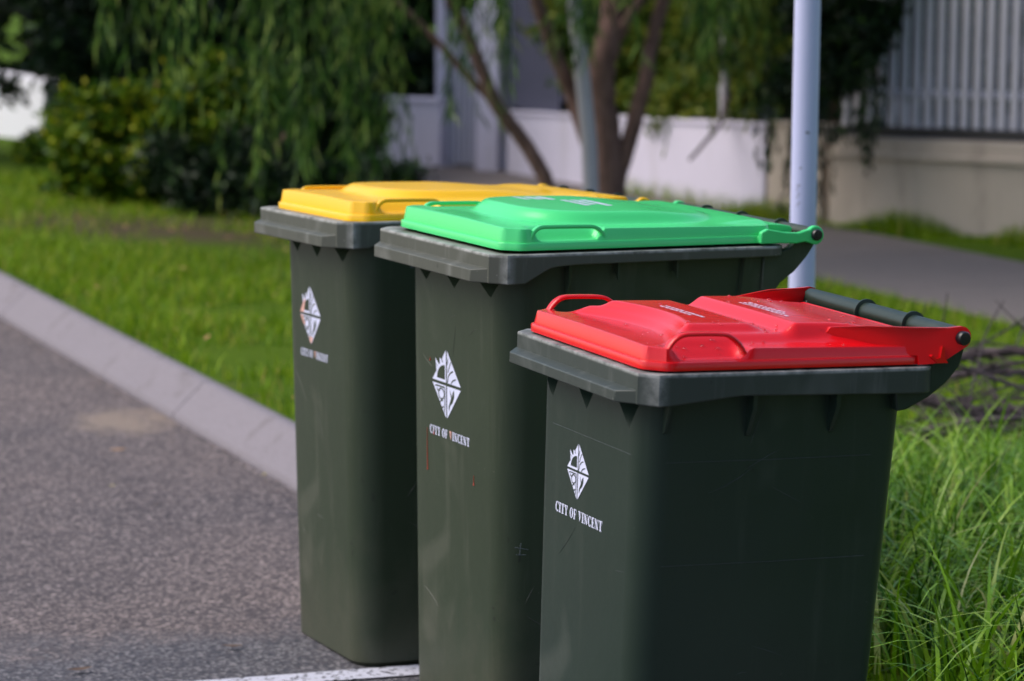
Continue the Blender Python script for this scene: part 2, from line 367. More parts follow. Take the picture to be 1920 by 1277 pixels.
# gate pillar
mb = MB(); mb.box(-.095, .095, -.1, .1, -.05, 1.75); mb.box(-.115, .115, -.12, .12, 1.752, 1.80)
o = mb.build('gate_pillar', M['wall_white'], None, 30, .01); o.location = (-.145, 22.42, 0); o.rotation_euler.z = R(-32)
tag(o, 'tall square white rendered pillar between the pale gate and the low wall', 'pillar')
def slats(root, a, b, z0, z1, pitch, wdt, th, mat, name='slat', dz=0.0):
    a = Vector(a); b = Vector(b); d = b - a; L = d.length; d.normalize(); ang = math.atan2(d.y, d.x); me = None
    for i in range(int(L / pitch)):
        if me is None:
            mb = MB(); mb.box(-wdt / 2, wdt / 2, -th / 2, th / 2, 0, z1 - z0)
            o = mb.build(name, mat, root, 30, .003); me = o.data
        else: o = link(bpy.data.objects.new(name, me), root)
        p = a + d * (pitch * (i + .5)); o.location = (p.x - root.location.x, p.y - root.location.y, z0 + dz * (i * pitch / L)); o.rotation_euler.z = ang + R(random.uniform(-1, 1))
def rail(root, a, b, z, h, th, mat, dz=0):
    a = Vector((a[0], a[1], z)); b = Vector((b[0], b[1], z + dz)); d = (b - a).normalized(); nn = Vector((-d.y, d.x, 0)); mb = MB()
    mb.add([p + nn * q + Vector((0, 0, k)) - root.location for p in (a, b) for q in (-th / 2, th / 2) for k in (0, h)], [(0, 1, 3, 2), (4, 6, 7, 5), (0, 4, 5, 1), (2, 3, 7, 6), (0, 2, 6, 4), (1, 5, 7, 3)])
    mb.build('rail', mat, root, 30, .003)
fr = tag(empty('slatted_fence', (1.9, 18.3, 0)), 'pale vertical slat fence standing on the beige wall at the right', 'fence')
slats(fr, (1.9, 18.3), (4.62, 15.42), .585, 1.9, .088, .042, .022, M['slat'], dz=.08)
rail(fr, (1.88, 18.29), (4.62, 15.40), .525, .052, .05, M['rail'], .08)
rail(fr, (1.9, 18.35), (4.64, 15.47), .75, .045, .03, M['slat'], .08)
rail(fr, (1.9, 18.35), (4.64, 15.47), 1.7, .045, .03, M['slat'], .08)
fr = tag(empty('slatted_fence', (-.02, 22.3, 0)), 'grey slat fence above the low white wall beside the white pillar', 'fence')
slats(fr, (-.02, 22.3), (.34, 21.5), .47, 1.7, .075, .045, .02, M['slat_dark'])
rail(fr, (-.02, 22.34), (.36, 21.54), 1.5, .04, .03, M['slat_dark']); rail(fr, (-.02, 22.34), (.36, 21.54), .55, .04, .03, M['slat_dark'])
gt = tag(empty('gate', (-.52, 22.78, 0)), 'pale grey slatted gate between the white wall and the pillar', 'gate')
slats(gt, (-.51, 22.78), (-.26, 22.56), .04, 1.15, .052, .034, .02, M['gate'])
rail(gt, (-.51, 22.81), (-.26, 22.59), .1, .05, .03, M['gate']); rail(gt, (-.51, 22.81), (-.26, 22.59), 1.0, .05, .03, M['gate'])
mb = MB(); mb.box(-.03, .03, -.03, .03, -.05, 1.3); o = mb.build('gate_post', M['wall_white'], gt, 30, .004); o.location = (-.02, -.0, 0)
wall_run('low_wall', (-5.6, 27.1), (-3.80, 25.3), (.66, .50), .2, M['wall_bright'], 'patch of white wall showing past the shrubs at the far left', None)
wall_run('pink_wall', (-2.95, 24.0), (-2.2, 24.2), (.56, .5), .2, M['pink_wall'], 'pink wall glimpsed through the weeping leaves at the left', None)

# houses beyond the gardens
def house(x, y, wx, wy, h, rz, label, wm):
    root = tag(empty('house', (x, y, 0), rz), label, 'house')
    mb = MB(); mb.box(-wx / 2, wx / 2, -wy / 2, wy / 2, -.05, h); mb.build('wall', wm, root, 30)
    mb = MB(); e = .4; z = h + .002
    mb.add([(-wx / 2 - e, -wy / 2 - e, z), (wx / 2 + e, -wy / 2 - e, z), (wx / 2 + e, wy / 2 + e, z), (-wx / 2 - e, wy / 2 + e, z), (-wx / 4, 0, z + 1.8), (wx / 4, 0, z + 1.8)],
           [(0, 3, 2, 1), (0, 1, 5, 4), (1, 2, 5), (2, 3, 4, 5), (3, 0, 4)]); mb.build('roof', M['roof'], root, None)
    for k in (-.28, .22):
        mb = MB(); mb.box(k * wx - .7, k * wx + .7, -wy / 2 - .03, -wy / 2 - .001, .9, 2.1); wn = mb.build('window', M['rail'], root, 30)
        mb = MB(); mb.box(k * wx - .62, k * wx + .62, -wy / 2 - .04, -wy / 2 - .031, .98, 2.02); mb.build('pane', M['glass'], wn, 30)
house(6.5, 25, 9, 7, 2.9, R(-22), 'pale single-storey house behind the slatted fence at the right', simple('house_render', (.10, .10, .14), .8, nscale=3))

# ------------------------------------------------------------------ foliage
def leaves(name, centres, radii, n, ln, wd, mat, parent=None, droop=0.0, shell=.0, zmin=None, clump=0, stuff=False):
    """leaf-sized rhombi spread through ellipsoids"""
    centres = np.array(centres, float); radii = np.array(radii, float)
    vol = radii.prod(axis=1) ** (2 / 3); idx = rng.choice(len(centres), n, p=vol / vol.sum())
    d = rng.normal(size=(n, 3)); d /= np.linalg.norm(d, axis=1)[:, None]
    rad = (shell + (1 - shell) * rng.random(n)) ** .45
    p = centres[idx] + d * rad[:, None] * radii[idx]
    if clump:
        ci = rng.integers(0, clump, n); cc = p[:clump]; p = cc[ci] + rng.normal(size=(n, 3)) * np.array([.09, .09, .07]) * (radii[idx].mean(axis=1)[:, None] * .9 + .2)
    a = rng.normal(size=(n, 3)); a[:, 2] -= droop * 3; a /= np.linalg.norm(a, axis=1)[:, None]
    b = np.cross(a, rng.normal(size=(n, 3))); b /= np.linalg.norm(b, axis=1)[:, None]
    L = ln * rng.uniform(.6, 1.3, n)[:, None]; W = wd * rng.uniform(.7, 1.2, n)[:, None]
    if zmin is not None: p[:, 2] = np.maximum(p[:, 2], zmin + .02 + .1 * rng.random(n))
    V = np.stack([p, p + a * L * .5 + b * W, p + a * L, p + a * L * .5 - b * W], 1).reshape(-1, 3)
    F = np.arange(4 * n).reshape(n, 4)
    o = fastmesh(name, V, F, mat, parent)
    if stuff: o['kind'] = 'stuff'
    return o
def strands(name, tops, lens, mat, parent, per=.024, ln=.12, wd=.0055, sway=.12):
    P = []; A = []
    for (x, y, z), L in zip(tops, lens):
        k = max(6, int(L / per)); t = np.linspace(0, 1, k); ph = rng.uniform(0, 6.3); dx, dy = rng.normal(size=2) * sway
        px = x + dx * t ** 1.5 * L * .5 + .03 * np.sin(4 * t + ph); py = y + dy * t ** 1.5 * L * .5 + .03 * np.cos(3 * t + ph); pz = z - L * t
        P.append(np.stack([px, py, pz], 1)); aa = rng.normal(size=(k, 3)) * .28; aa[:, 2] -= 1; A.append(aa)
    P = np.concatenate(P); A = np.concatenate(A); n = len(P); A /= np.linalg.norm(A, axis=1)[:, None]
    b = np.cross(A, rng.normal(size=(n, 3))); b /= np.linalg.norm(b, axis=1)[:, None]
    L = ln * rng.uniform(.6, 1.3, n)[:, None]; W = wd * rng.uniform(.7, 1.3, n)[:, None]
    V = np.stack([P, P + A * L * .45 + b * W, P + A * L, P + A * L * .45 - b * W], 1).reshape(-1, 3)
    return fastmesh(name, V, np.arange(4 * n).reshape(n, 4), mat, parent)
def curve_pts(pts, n=14):
    pts = [Vector(p) for p in pts]; out = []
    for i in range(len(pts) - 1):
        p0 = pts[max(i - 1, 0)]; p1 = pts[i]; p2 = pts[i + 1]; p3 = pts[min(i + 2, len(pts) - 1)]
        for k in range(n):
            t = k / n; out.append(.5 * ((2 * p1) + (p2 - p0) * t + (2 * p0 - 5 * p1 + 4 * p2 - p3) * t * t + (3 * p1 - p0 - 3 * p2 + p3) * t ** 3))
    return out + [pts[-1]]
def limb(name, pts, r0, r1, mat, parent, n=10):
    q = curve_pts(pts, 6); k = len(q); rr = [r0 + (r1 - r0) * (i / (k - 1)) for i in range(k)]
    q = [p + Vector((random.uniform(-1, 1), random.uniform(-1, 1), 0)) * r0 * .08 for p in q]
    return MB().tube(q, rr, n).build(name, mat, parent, 60)

# weeping tree
wt = tag(empty('weeping_tree', (.52, 17.3, 0)), 'multi-stemmed brown weeping tree with long hanging leaves on the verge', 'tree')
def W3(x, z, y=0): return (x - .52, y, z)
limb('trunk', [W3(.53, -.05), W3(.53, .25), W3(.52, .5), W3(.475, .80), W3(.50, 1.05), W3(.56, 1.35, .1), W3(.65, 2.2, .2), W3(.6, 3.4, .3)], .096, .058, M['bark'], wt, 14)
limb('stem', [W3(.56, .26), W3(.66, .62), W3(.725, .88), W3(.75, 1.05, .05), W3(.83, 1.35, .1), W3(1.1, 2.4, .2), W3(1.4, 3.2, .3)], .05, .03, M['bark'], wt)
limb('stem', [W3(.52, .12, .05), W3(.42, .5, .1), W3(.33, .76, .15), W3(.22, 1.02, .15), W3(.10, 1.35, .1), W3(-.3, 2.3, 0), W3(-.6, 3.1, 0)], .052, .03, M['bark'], wt)
limb('stem', [W3(.24, -.02, -.05), W3(.18, .30, -.05), W3(.06, .52, -.05), W3(-.10, .74, -.1), W3(-.22, 1.02, -.1), W3(-.35, 1.32, -.1), W3(-.7, 2.2, -.1), W3(-1.3, 3.0, -.1)], .046, .028, M['bark'], wt)
limb('stem', [W3(-.05, .68, -.08), W3(-.25, .88, -.1), W3(-.45, 1.10, -.1), W3(-.75, 1.40, -.1), W3(-1.6, 2.2, 0)], .024, .014, M['bark'], wt, 8)
limb('stem', [W3(.50, 1.0, .05), W3(.62, 1.2, 0), W3(.75, 1.5, 0), W3(.9, 2.4, -.3)], .036, .02, M['bark'], wt, 8)
tops = []; lens = []
def hang(n, x0, x1, y0, y1, zb0, zb1, zt0=1.5, zt1=2.6):
    for _ in range(max(1, n // 5)):
        cx_ = random.uniform(x0, x1); cy_ = random.uniform(y0, y1); cb = random.uniform(zb0, zb1)
        for _k in range(min(n, 4)):
            x = cx_ + random.gauss(0, .035); y = cy_ + random.gauss(0, .05); zt = random.uniform(zt0, zt1); zb = cb + abs(random.gauss(0, .14))
            tops.append((x - .52, y - 17.3, zt)); lens.append(max(.3, zt - zb))
hang(42, -1.6, -.75, 13.6, 16.6, .22, .8); hang(34, -1.65, -.6, 13.6, 16.6, .7, 1.1); hang(18, -2.1, -1.7, 14.5, 17, .75, 1.1); hang(26, -.85, -.2, 14.5, 17, .75, 1.2)
hang(14, -.78, -.5, 15, 17, .35, .7)
hang(24, -.2, .35, 15, 17, .98, 1.3); hang(34, .3, 1.35, 15.2, 17.0, .9, 1.25); hang(24, .95, 1.35, 15.5, 17.0, .78, 1.05); hang(44, -.6, 1.2, 14.6, 16.2, .92, 1.2); hang(6, -.5, -.25, 15.5, 16.5, .3, .7)
for _ in range(3): hang(1, -.62, -.55, 15.8, 16.2, .02, .1)
strands('hanging_leaves', tops, lens, M['leaf_weep'], wt)
cc = []; cr = []
for _ in range(46):
    cc.append((random.uniform(-3.4, 1.3), random.uniform(-3.2, 2.0), random.uniform(1.9, 4.0))); q = random.uniform(.4, .8); cr.append((q, q, q * .8))
leaves('crown', cc, cr, 30000, .13, .012, M['leaf_weep'], wt, droop=.5)

def tree(name, x, y, label, cc, cr, n, mat, ln=.07, wd=.02, trunk=None, group=None, cat='tree', droop=0):
    root = tag(empty(name, (x, y, 0)), label, cat, group)
    if trunk:
        h, r = trunk; limb('trunk', [(0, 0, -.05), (.05, .02, h * .4), (-.04, .03, h * .75), (.02, 0, h)], r, r * .6, M['bark'], root)
    leaves('crown', cc, cr, n, ln, wd, mat, root, droop=droop, clump=max(60, n // 60))
    return root
def blob(nn, x0, x1, y0, y1, z0, z1, r0, r1):
    c = []; r = []
    for _ in range(nn):
        c.append((random.uniform(x0, x1), random.uniform(y0, y1), random.uniform(z0, z1))); q = random.uniform(r0, r1); r.append((q, q, q * .85))
    return c, r
c, r = blob(34, -1.9, 2.4, -1.2, 1.2, 1.05, 4.0, .5, .85)
c += [(-.4, 0, .95), (.5, .2, .85), (1.3, .1, .8), (2.0, -.1, .9)]; r += [(.55, .5, .45)] * 4
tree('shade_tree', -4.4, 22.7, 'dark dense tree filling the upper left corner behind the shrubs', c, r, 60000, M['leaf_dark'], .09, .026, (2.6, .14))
c, r = blob(30, -2.6, 2.6, -1.3, 1.8, 1.0, 4.0, .6, .95)
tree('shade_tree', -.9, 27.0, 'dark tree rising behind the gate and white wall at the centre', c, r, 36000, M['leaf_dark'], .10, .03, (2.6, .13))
def hedge(name, x, y, label, x0, x1, y0, y1, z0, z1, nb, n, cat='hedge'):
    c, r = blob(nb, x0, x1, y0, y1, z0, z1, .3, .5); root = tag(empty(name, (x, y, 0)), label, cat)
    limb('trunk', [(0, 0, -.05), (.02, 0, .4), (0, .02, .8)], .04, .02, M['bark'], root, 8)
    leaves('foliage', c, r, n, .11, .045, M['leaf_dark'], root)
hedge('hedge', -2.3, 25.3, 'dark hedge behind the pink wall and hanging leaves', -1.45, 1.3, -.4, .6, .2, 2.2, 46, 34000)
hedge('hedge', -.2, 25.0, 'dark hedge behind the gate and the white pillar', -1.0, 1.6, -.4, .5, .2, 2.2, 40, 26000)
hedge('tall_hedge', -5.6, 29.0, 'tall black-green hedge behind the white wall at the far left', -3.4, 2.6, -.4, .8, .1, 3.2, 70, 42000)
hedge('hedge', -1.45, 21.6, 'dark bush left of the white garden wall, behind the hanging leaves', -.75, .38, -.3, .3, .1, .52, 16, 12000)
c, r = blob(20, -.50, .62, -.35, .4, .10, .60, .13, .30)
c += [(.1 + .12 * i, 0, .72 + .05 * ((i * 7) % 4)) for i in range(5)]; r += [(.10, .10, .16)] * 5
tree('shrub', -2.10, 18.7, 'bright yellow-green leafy shrub at the left edge of the verge', c, r, 30000, M['leaf_mid'], .05, .020, (.5, .02), cat='shrub')
c, r = blob(16, -.65, .75, -.3, .4, .08, .36, .2, .32)
tree('shrub', -1.35, 18.2, 'dark green shrub under the hanging leaves left of the yellow lid', c, r, 20000, M['leaf_dark'], .05, .016, (.5, .02), cat='shrub')
c, r = blob(10, -.9, .7, -.4, .4, .02, .16, .12, .2)
tree('shrub', -3.9, 22.4, 'low green shrub beyond the others at the far left edge', c, r, 10000, M['leaf_mid'], .05, .018, (.4, .02), cat='shrub')
# hedge behind the white wall
c, r = blob(34, -.85, .95, -.9, .75, .4, 1.7, .22, .40)
c = [(a, b - a * 1.6, z) for a, b, z in c]
tree('garden_hedge', 1.15, 20.7, 'green garden bush behind the white wall and brown tree stems', c, r, 36000, M['leaf_gold'], .06, .02, (.9, .03), cat='hedge')
c, r = blob(24, -.5, .9, -.5, .6, .7, 2.6, .28, .5)
tree('garden_tree', 1.95, 19.4, 'very dark leafy tree behind the wall right of the white post', c, r, 34000, M['leaf_dark'], .06, .022, (1.6, .06))
# creeper spilling over the beige wall
c, r = blob(14, -.16, .42, -.12, .1, .72, 1.8, .12, .26)
cr_ = tag(empty('creeper', (1.78, 17.95, 0)), 'dark creeper spilling over the beige wall end behind the white post', 'creeper')
leaves('crown', c, r, 14000, .05, .018, M['leaf_dark'], cr_, clump=260)
tp = []; le = []
for x, zb in ((-.22, .10), (-.18, .2), (-.12, .28), (-.06, .34), (-.02, .12), (.03, .42), (.1, .46), (.17, .40), (.2, .30), (.22, .36), (.27, .5), (-.3, .35), (-.35, .3)):
    for q in range(3):
        tp.append((x + random.uniform(-.015, .015), -.12 - random.random() * .08 - max(0, x) * .7, 1.0)); le.append(1.0 - zb - random.random() * .15)
strands('trailing_stems', tp, le, M['leaf_dark'], cr_, .022, .05, .013, .05)
c, r = blob(16, -.9, 1.6, -.25, .5, 1.62, 2.8, .16, .36)
c = [(a, b - .8 * a, z) for a, b, z in c]
tree('overhanging_tree', 3.0, 17.3, 'dark leafy boughs hanging over the slatted fence at the top right', c, r, 16000, M['leaf_dark'], .06, .02, (2.2, .06), droop=.3)
pt_ = tag(empty('pale_sapling', (1.33, 19.75, 0)), 'slim pale-barked young tree behind the white wall near the creeper', 'tree')
limb('trunk', [(.01, 0, -.05), (.015, 0, .35), (.0, .0, .65), (-.015, 0, 1.2), (.0, .1, 2.2)], .042, .030, M['bark_pale'], pt_, 10)
limb('branch', [(.0, 0, .66), (-.03, -.45, .66), (-.07, -.70, .55), (-.17, -.85, .44), (-.27, -.9, .33)], .018, .010, M['twig'], pt_, 8)
tp = [(random.uniform(-.35, .35), random.uniform(-1.3, -.5), random.uniform(1.3, 1.9)) for _ in range(60)]
strands('hanging_leaves', tp, [random.uniform(.4, 1.0) for _ in tp], M['leaf_gold'], pt_, .028, .09, .009)
# unseen trees added behind and beside the camera to darken the near bin sides
for x, y, s_, lb in ((4.2, -1.5, 1.0, 'large unseen tree added to the right of the viewer to shade the bins'), (7.4, 4.2, .85, 'unseen tree added to the right of the bins to shade them'), (3.0, -6.5, 1.1, 'tall unseen tree added behind the viewer to shade the bins')):
    c, r = blob(22, -1.9 * s_, 1.9 * s_, -1.9 * s_, 1.9 * s_, 1.6, 5.6 * s_, .6 * s_, 1.0 * s_)
    tree('unseen_shade_tree', x, y, lb, c, r, 22000, M['leaf_dark'], .14, .045, (3.2 * s_, .16))

# ------------------------------------------------------------------ poles
wp = tag(empty('white_pole', (.744, 8.0, 0)), 'white painted steel post standing on the verge behind the green-lidded bin', 'pole')
MB().tube([(0, 0, -.05), (0, 0, 1.2), (0, 0, 2.6)], .0335, 40).build('post', M['pole_white'], wp, 50)
mb = MB(); mb.tube([(0, 0, 2.6), (0, 0, 2.612)], .036, 40); mb.build('cap', M['pole_grey'], wp, 40)
for k, (z, a, sx, sz) in enumerate(((1.11, .1, .0045, .003), (1.02, -.35, .002, .002), (.975, -.5, .004, .0016), (.965, -.62, .0018, .003), (.953, -.48, .002, .002), (.945, -.6, .003, .0014), (.930, -.45, .0022, .002), (.924, -.58, .0014, .0018), (.82, -.55, .0022, .0022), (.712, -.35, .004, .0025), (.70, -.5, .003, .002), (.30, .1, .004, .003))):
    mb = MB(); ang = -math.pi / 2 + a; pts = []
    nn = 9
    for i in range(nn):
        q = 2 * math.pi * i / nn; rr = random.uniform(.6, 1.2); aa = ang + 1.5 * sx * rr * math.cos(q) / .0338
        pts.append((.0338 * math.cos(aa), .0338 * math.sin(aa), z + 1.5 * sz * rr * math.sin(q)))
    mb.add(pts, [tuple(range(nn))]); mb.build('scuff_mark', M['pole_mark'], wp, None)
gp = tag(empty('grey_pole', (.415, 16.0, 0)), 'leaning grey galvanised pole in front of the brown tree stems', 'pole')
MB().tube([(0, 0, -.05), (-.03, 0, .6), (-.105, 0, 1.25), (-.22, 0, 2.4)], .040, 24).build('post', M['pole_grey'], gp, 50)

# ------------------------------------------------------------------ wheelie bins
def rrect(l0, l1, w0, w1, rf, rb, n=7):
    """rounded rectangle, front corners radius rf, rear rb; counter-clockwise from front-near"""
    out = []
    for cx, cy, r, a0 in ((l0 + rf, w0 + rf, rf, math.pi), (l1 - rb, w0 + rb, rb, 1.5 * math.pi), (l1 - rb, w1 - rb, rb, 0), (l0 + rf, w1 - rf, rf, .5 * math.pi)):
        for i in range(n): a = a0 + .5 * math.pi * i / (n - 1); out.append((cx + r * math.cos(a), cy + r * math.sin(a)))
    return out
def chamfer_outline(l0, l1, w0, w1, cf, cb, step=.012, soft=.25):
    """front corners chamfered (softly), rear corners rounded; resampled evenly"""
    k = cf * soft
    pts = []
    def arc(cx, cy, r, a0, a1, n=6):
        for i in range(n + 1): a = a0 + (a1 - a0) * i / n; pts.append((cx + r * math.cos(a), cy + r * math.sin(a)))
    pts += [(l0, w0 + cf + k), (l0 + k * .3, w0 + cf - k * .5), (l0 + cf - k * .5, w0 + k * .3), (l0 + cf + k, w0)]
    arc(l1 - cb, w0 + cb, cb, -.5 * math.pi, 0); arc(l1 - cb, w1 - cb, cb, 0, .5 * math.pi)
    pts += [(l0 + cf + k, w1), (l0 + cf - k * .5, w1 - k * .3), (l0 + k * .3, w1 - cf + k * .5), (l0, w1 - cf - k)]
    out = []; n = len(pts)
    for i in range(n):
        a = np.array(pts[i]); b = np.array(pts[(i + 1) % n]); m = max(1, int(np.linalg.norm(b - a) / step))
        for j in range(m): out.append(tuple(a + (b - a) * j / m))
    return out
def offset(poly, d):
    n = len(poly); P = np.array(poly); T = np.roll(P, -1, 0) - np.roll(P, 1, 0); T /= np.linalg.norm(T, axis=1)[:, None]
    N = np.stack([T[:, 1], -T[:, 0]], 1); return [tuple(q) for q in P + N * d]

# --- lettering: condensed bold serif strokes in a unit cap height, quads and polygons
def glyph(ch):
    st, th, sf = .20, .07, .075
    q = []
    def rect(x0, x1, y0, y1): q.append([(x0, y0), (x1, y0), (x1, y1), (x0, y1)])
    def ring(cx, rx, a0, a1, tk=.20, tn=.07, n=18):
        for i in range(n):
            u, v_ = a0 + (a1 - a0) * i / n, a0 + (a1 - a0) * (i + 1) / n
            o = lambda a: (cx + rx * math.cos(a), .5 + .52 * math.sin(a)); ii = lambda a: (cx + (rx - tk) * math.cos(a), .5 + (.52 - tn) * math.sin(a))
            q.append([o(u), o(v_), ii(v_), ii(u)])
    if ch == 'I': rect(.08, .28, sf, 1 - sf); rect(0, .36, 0, sf); rect(0, .36, 1 - sf, 1); w_ = .36
    elif ch == 'T': rect(.2, .4, sf, .92); rect(.1, .5, 0, sf); rect(0, .6, .92, 1); rect(0, .05, .70, .92); rect(.55, .6, .70, .92); w_ = .6
    elif ch == 'C': ring(.32, .32, R(48), R(318)); rect(.50, .56, .66, 1.0); rect(.50, .56, .02, .2); w_ = .58
    elif ch == 'O': ring(.33, .33, 0, 2 * math.pi); w_ = .66
    elif ch == 'E' or ch == 'F':
        rect(.07, .26, sf, 1 - sf); rect(0, .52, 1 - sf, 1); rect(.47, .52, .72, 1 - sf); rect(.26, .42, .47, .54); rect(.38, .42, .36, .47); rect(.38, .42, .54, .65)
        if ch == 'E': rect(0, .54, 0, sf); rect(.49, .54, sf, .30); w_ = .56
        else: rect(0, .34, 0, sf); w_ = .53
    elif ch == 'N':
        rect(.07, .13, sf, 1 - sf); rect(.52, .58, 0, 1 - sf); rect(0, .2, 0, sf); rect(.45, .66, 1 - sf, 1); q.append([(.0, 1), (.22, 1), (.58, 0), (.40, 0)]); w_ = .66
    elif ch == 'V': q.append([(.06, 1 - sf), (.27, 1 - sf), (.38, .22), (.30, 0)]); q.append([(.30, 0), (.38, .22), (.55, 1 - sf), (.48, 1 - sf)][::1]); rect(0, .33, 1 - sf, 1); rect(.42, .62, 1 - sf, 1); w_ = .6
    elif ch == 'Y': q.append([(.05, 1 - sf), (.26, 1 - sf), (.38, .5), (.22, .42)]); q.append([(.38, .5), (.48, 1 - sf), (.55, 1 - sf), (.40, .42)]); rect(.2, .4, sf, .42); rect(.1, .5, 0, sf); rect(0, .32, 1 - sf, 1); rect(.41, .61, 1 - sf, 1); w_ = .6
    else: w_ = .22
    return q, w_
def lettering(parent, text, fx, wc, zc, width, h, name, mat, special=None):
    xs = 0; items = []
    for i, ch in enumerate(text):
        q, w_ = glyph(ch); items.append((ch, i, q, xs)); xs += w_ + .09
    sc = width / (xs - .09); mb = MB(); mb2 = MB(); k = 0
    for ch, i, q, x0 in items:
        tgt = mb2 if special is not None and i == special else mb
        for poly in q:
            k += 1; vs = []
            for a, b in poly:
                z = zc + (b - .5) * h; vs.append((fx(z) - .0008 - .00001 * (k % 7), wc + width / 2 - (x0 + a) * sc, z))
            tgt.add(vs, [tuple(range(len(vs)))])
    o = mb.build(name, mat, parent, None)
    if special is not None: mb2.build('letter', M['decal_pink'], parent, None)
    return o
def logo(parent, fx, wc, zc, wid, hei, dark, mat, pinkish=False):
    U = lambda u, v_, d: (fx(zc + v_ * hei / 2) - d, wc - u * wid / 2, zc + v_ * hei / 2)
    def poly(pts, m, d, nm='mark'):
        mb.add([U(a, b, d) for a, b in pts], [tuple(range(len(pts)))])
    root = None
    mb = MB(); g = .035
    for sx in (-1, 1):
        for sy in (-1, 1):
            poly([(sx * g, sy * g * 1.2), (sx * (1 - g * 2), sy * g * 1.2), (sx * g, sy * (1 - g * 1.5))][::sx * sy], 0, .0008)
    poly([(-.66, .28), (-.72, .66), (-.46, .48)], 0, .0009); poly([(-.42, .50), (-.44, .70), (-.28, .64)], 0, .0009)
    root = mb.build('council_crest', M['decal'], parent, None)
    mb = MB(); D = .0011
    # sun (quarter disc) upper left with rays
    poly([(-.10, .12)] + [(-.10 - .52 * math.sin(a), .12 + .40 * math.cos(a)) for a in np.linspace(0, math.pi / 2, 12)], 0, D)
    for a in (15, 32, 50, 68):
        ca, sa = math.cos(R(a)), math.sin(R(a)); p = (-.10 - .60 * sa, .12 + .48 * ca); q_ = (-.10 - .95 * sa, .12 + .74 * ca)
        n_ = (ca * .02, -sa * .02); poly([(p[0] - n_[0] * 1.6, p[1] - n_[1] * 1.6), (q_[0], q_[1]), (p[0] + n_[0] * 1.6, p[1] + n_[1] * 1.6)], 0, D + .0001)
    # tree branches upper right
    def line(pts, wd_, d=D):
        for (a, b), (c_, e_) in zip(pts[:-1], pts[1:]):
            dx, dy = c_ - a, e_ - b; L = math.hypot(dx, dy); nx, ny = -dy / L * wd_, dx / L * wd_
            poly([(a + nx, b + ny), (c_ + nx, e_ + ny), (c_ - nx, e_ - ny), (a - nx, b - ny)], 0, d)
    line([(.07, .05), (.13, .25), (.28, .36), (.44, .42)], .022); line([(.10, .34), (.22, .55), (.30, .66)], .018, D + .0001)
    line([(.30, .06), (.42, .16), (.62, .22)], .018, D + .0002); line([(.05, .55), (.12, .74)], .016, D + .0002)
    # swirls lower left
    def arcp(cx, cy, rx, ry, a0, a1, wd_, d):
        line([(cx + rx * math.cos(R(a)), cy + ry * math.sin(R(a))) for a in np.linspace(a0, a1, 12)], wd_, d)
    arcp(-.34, -.30, .19, .15, 0, 360, .022, D); arcp(-.30, -.58, .13, .10, 60, 330, .022, D + .0001)
    line([(-.74, -.12), (-.60, -.10), (-.12, -.10), (-.11, -.50), (-.14, -.80)], .020, D + .0002); arcp(-.52, -.16, .1, .08, 180, 350, .02, D + .0003)
    # bird lower right
    poly([(.20, -.10), (.36, -.30), (.40, -.18), (.50, -.10), (.50, -.30), (.40, -.46), (.24, -.56), (.16, -.74), (.14, -.58), (.24, -.44), (.30, -.34)], 0, D)
    mb.build('crest_lines', dark, root, None)
    if pinkish:
        mb = MB(); poly([(-.94, .04), (-.62, .04), (-.44, .46), (-.50, .52)], 0, .00125); poly([(-.92, -.06), (-.66, -.06), (-.50, -.36), (-.62, -.36)], 0, .00125); poly([(-.22, -.72), (.2, -.72), (.03, -.93), (-.03, -.93)], 0, .00125)
        mb.build('crest_tint', M['decal_pink'], root, None)
    return root

def lid(parent, outline, z0, flange, hfun, mat, name='lid', rings=74):
    """moulded lid: flange, step, wall and a height-field top"""
    n = len(outline); P = np.array(outline); cen = P.mean(0); v = []; rows = []
    def row(poly, zs): rows.append(len(v)); v.extend((a, b, z) for (a, b), z in zip(poly, zs))
    o1 = outline; o2 = offset(outline, -.0055); o3 = offset(outline, -.0095); o4 = offset(outline, -.0125)
    c1 = offset(outline, -.004)
    edge = np.array([hfun(a, b) for a, b in o4])
    zf = z0 + flange
    row(c1, [z0] * n); row(o1, [z0 + .0004] * n); row(offset(outline, .0003), [zf - .003] * n); row(offset(outline, -.0012), [zf] * n); row(o2, [zf + .0006] * n)
    zz = np.maximum(edge, zf + .0012)
    row([tuple(q) for q in np.array(o2) * .9 + np.array(o3) * .1], zf + .0009 + (zz - zf) * .12)
    row(o3, zf + .001 + (zz - zf) * .80); row(offset(outline, -.0105), zf + .001 + (zz - zf) * .93); row(o4, zz)
    O4 = np.array(o4)
    for k in range(1, rings):
        s_ = 1 - (k / rings); q = cen + (O4 - cen) * s_; row([tuple(t_) for t_ in q], [max(hfun(a, b), zf + .0012) for a, b in q])
    f = []
    for a, b in zip(rows[:-1], rows[1:]):
        f += [(a + i, a + (i + 1) % n, b + (i + 1) % n, b + i) for i in range(n)]
    f.append(tuple(rows[-1] + i for i in range(n)))
    f.append(tuple(range(n))[::-1])
    return mesh(name, v, f, mat, parent, 38)

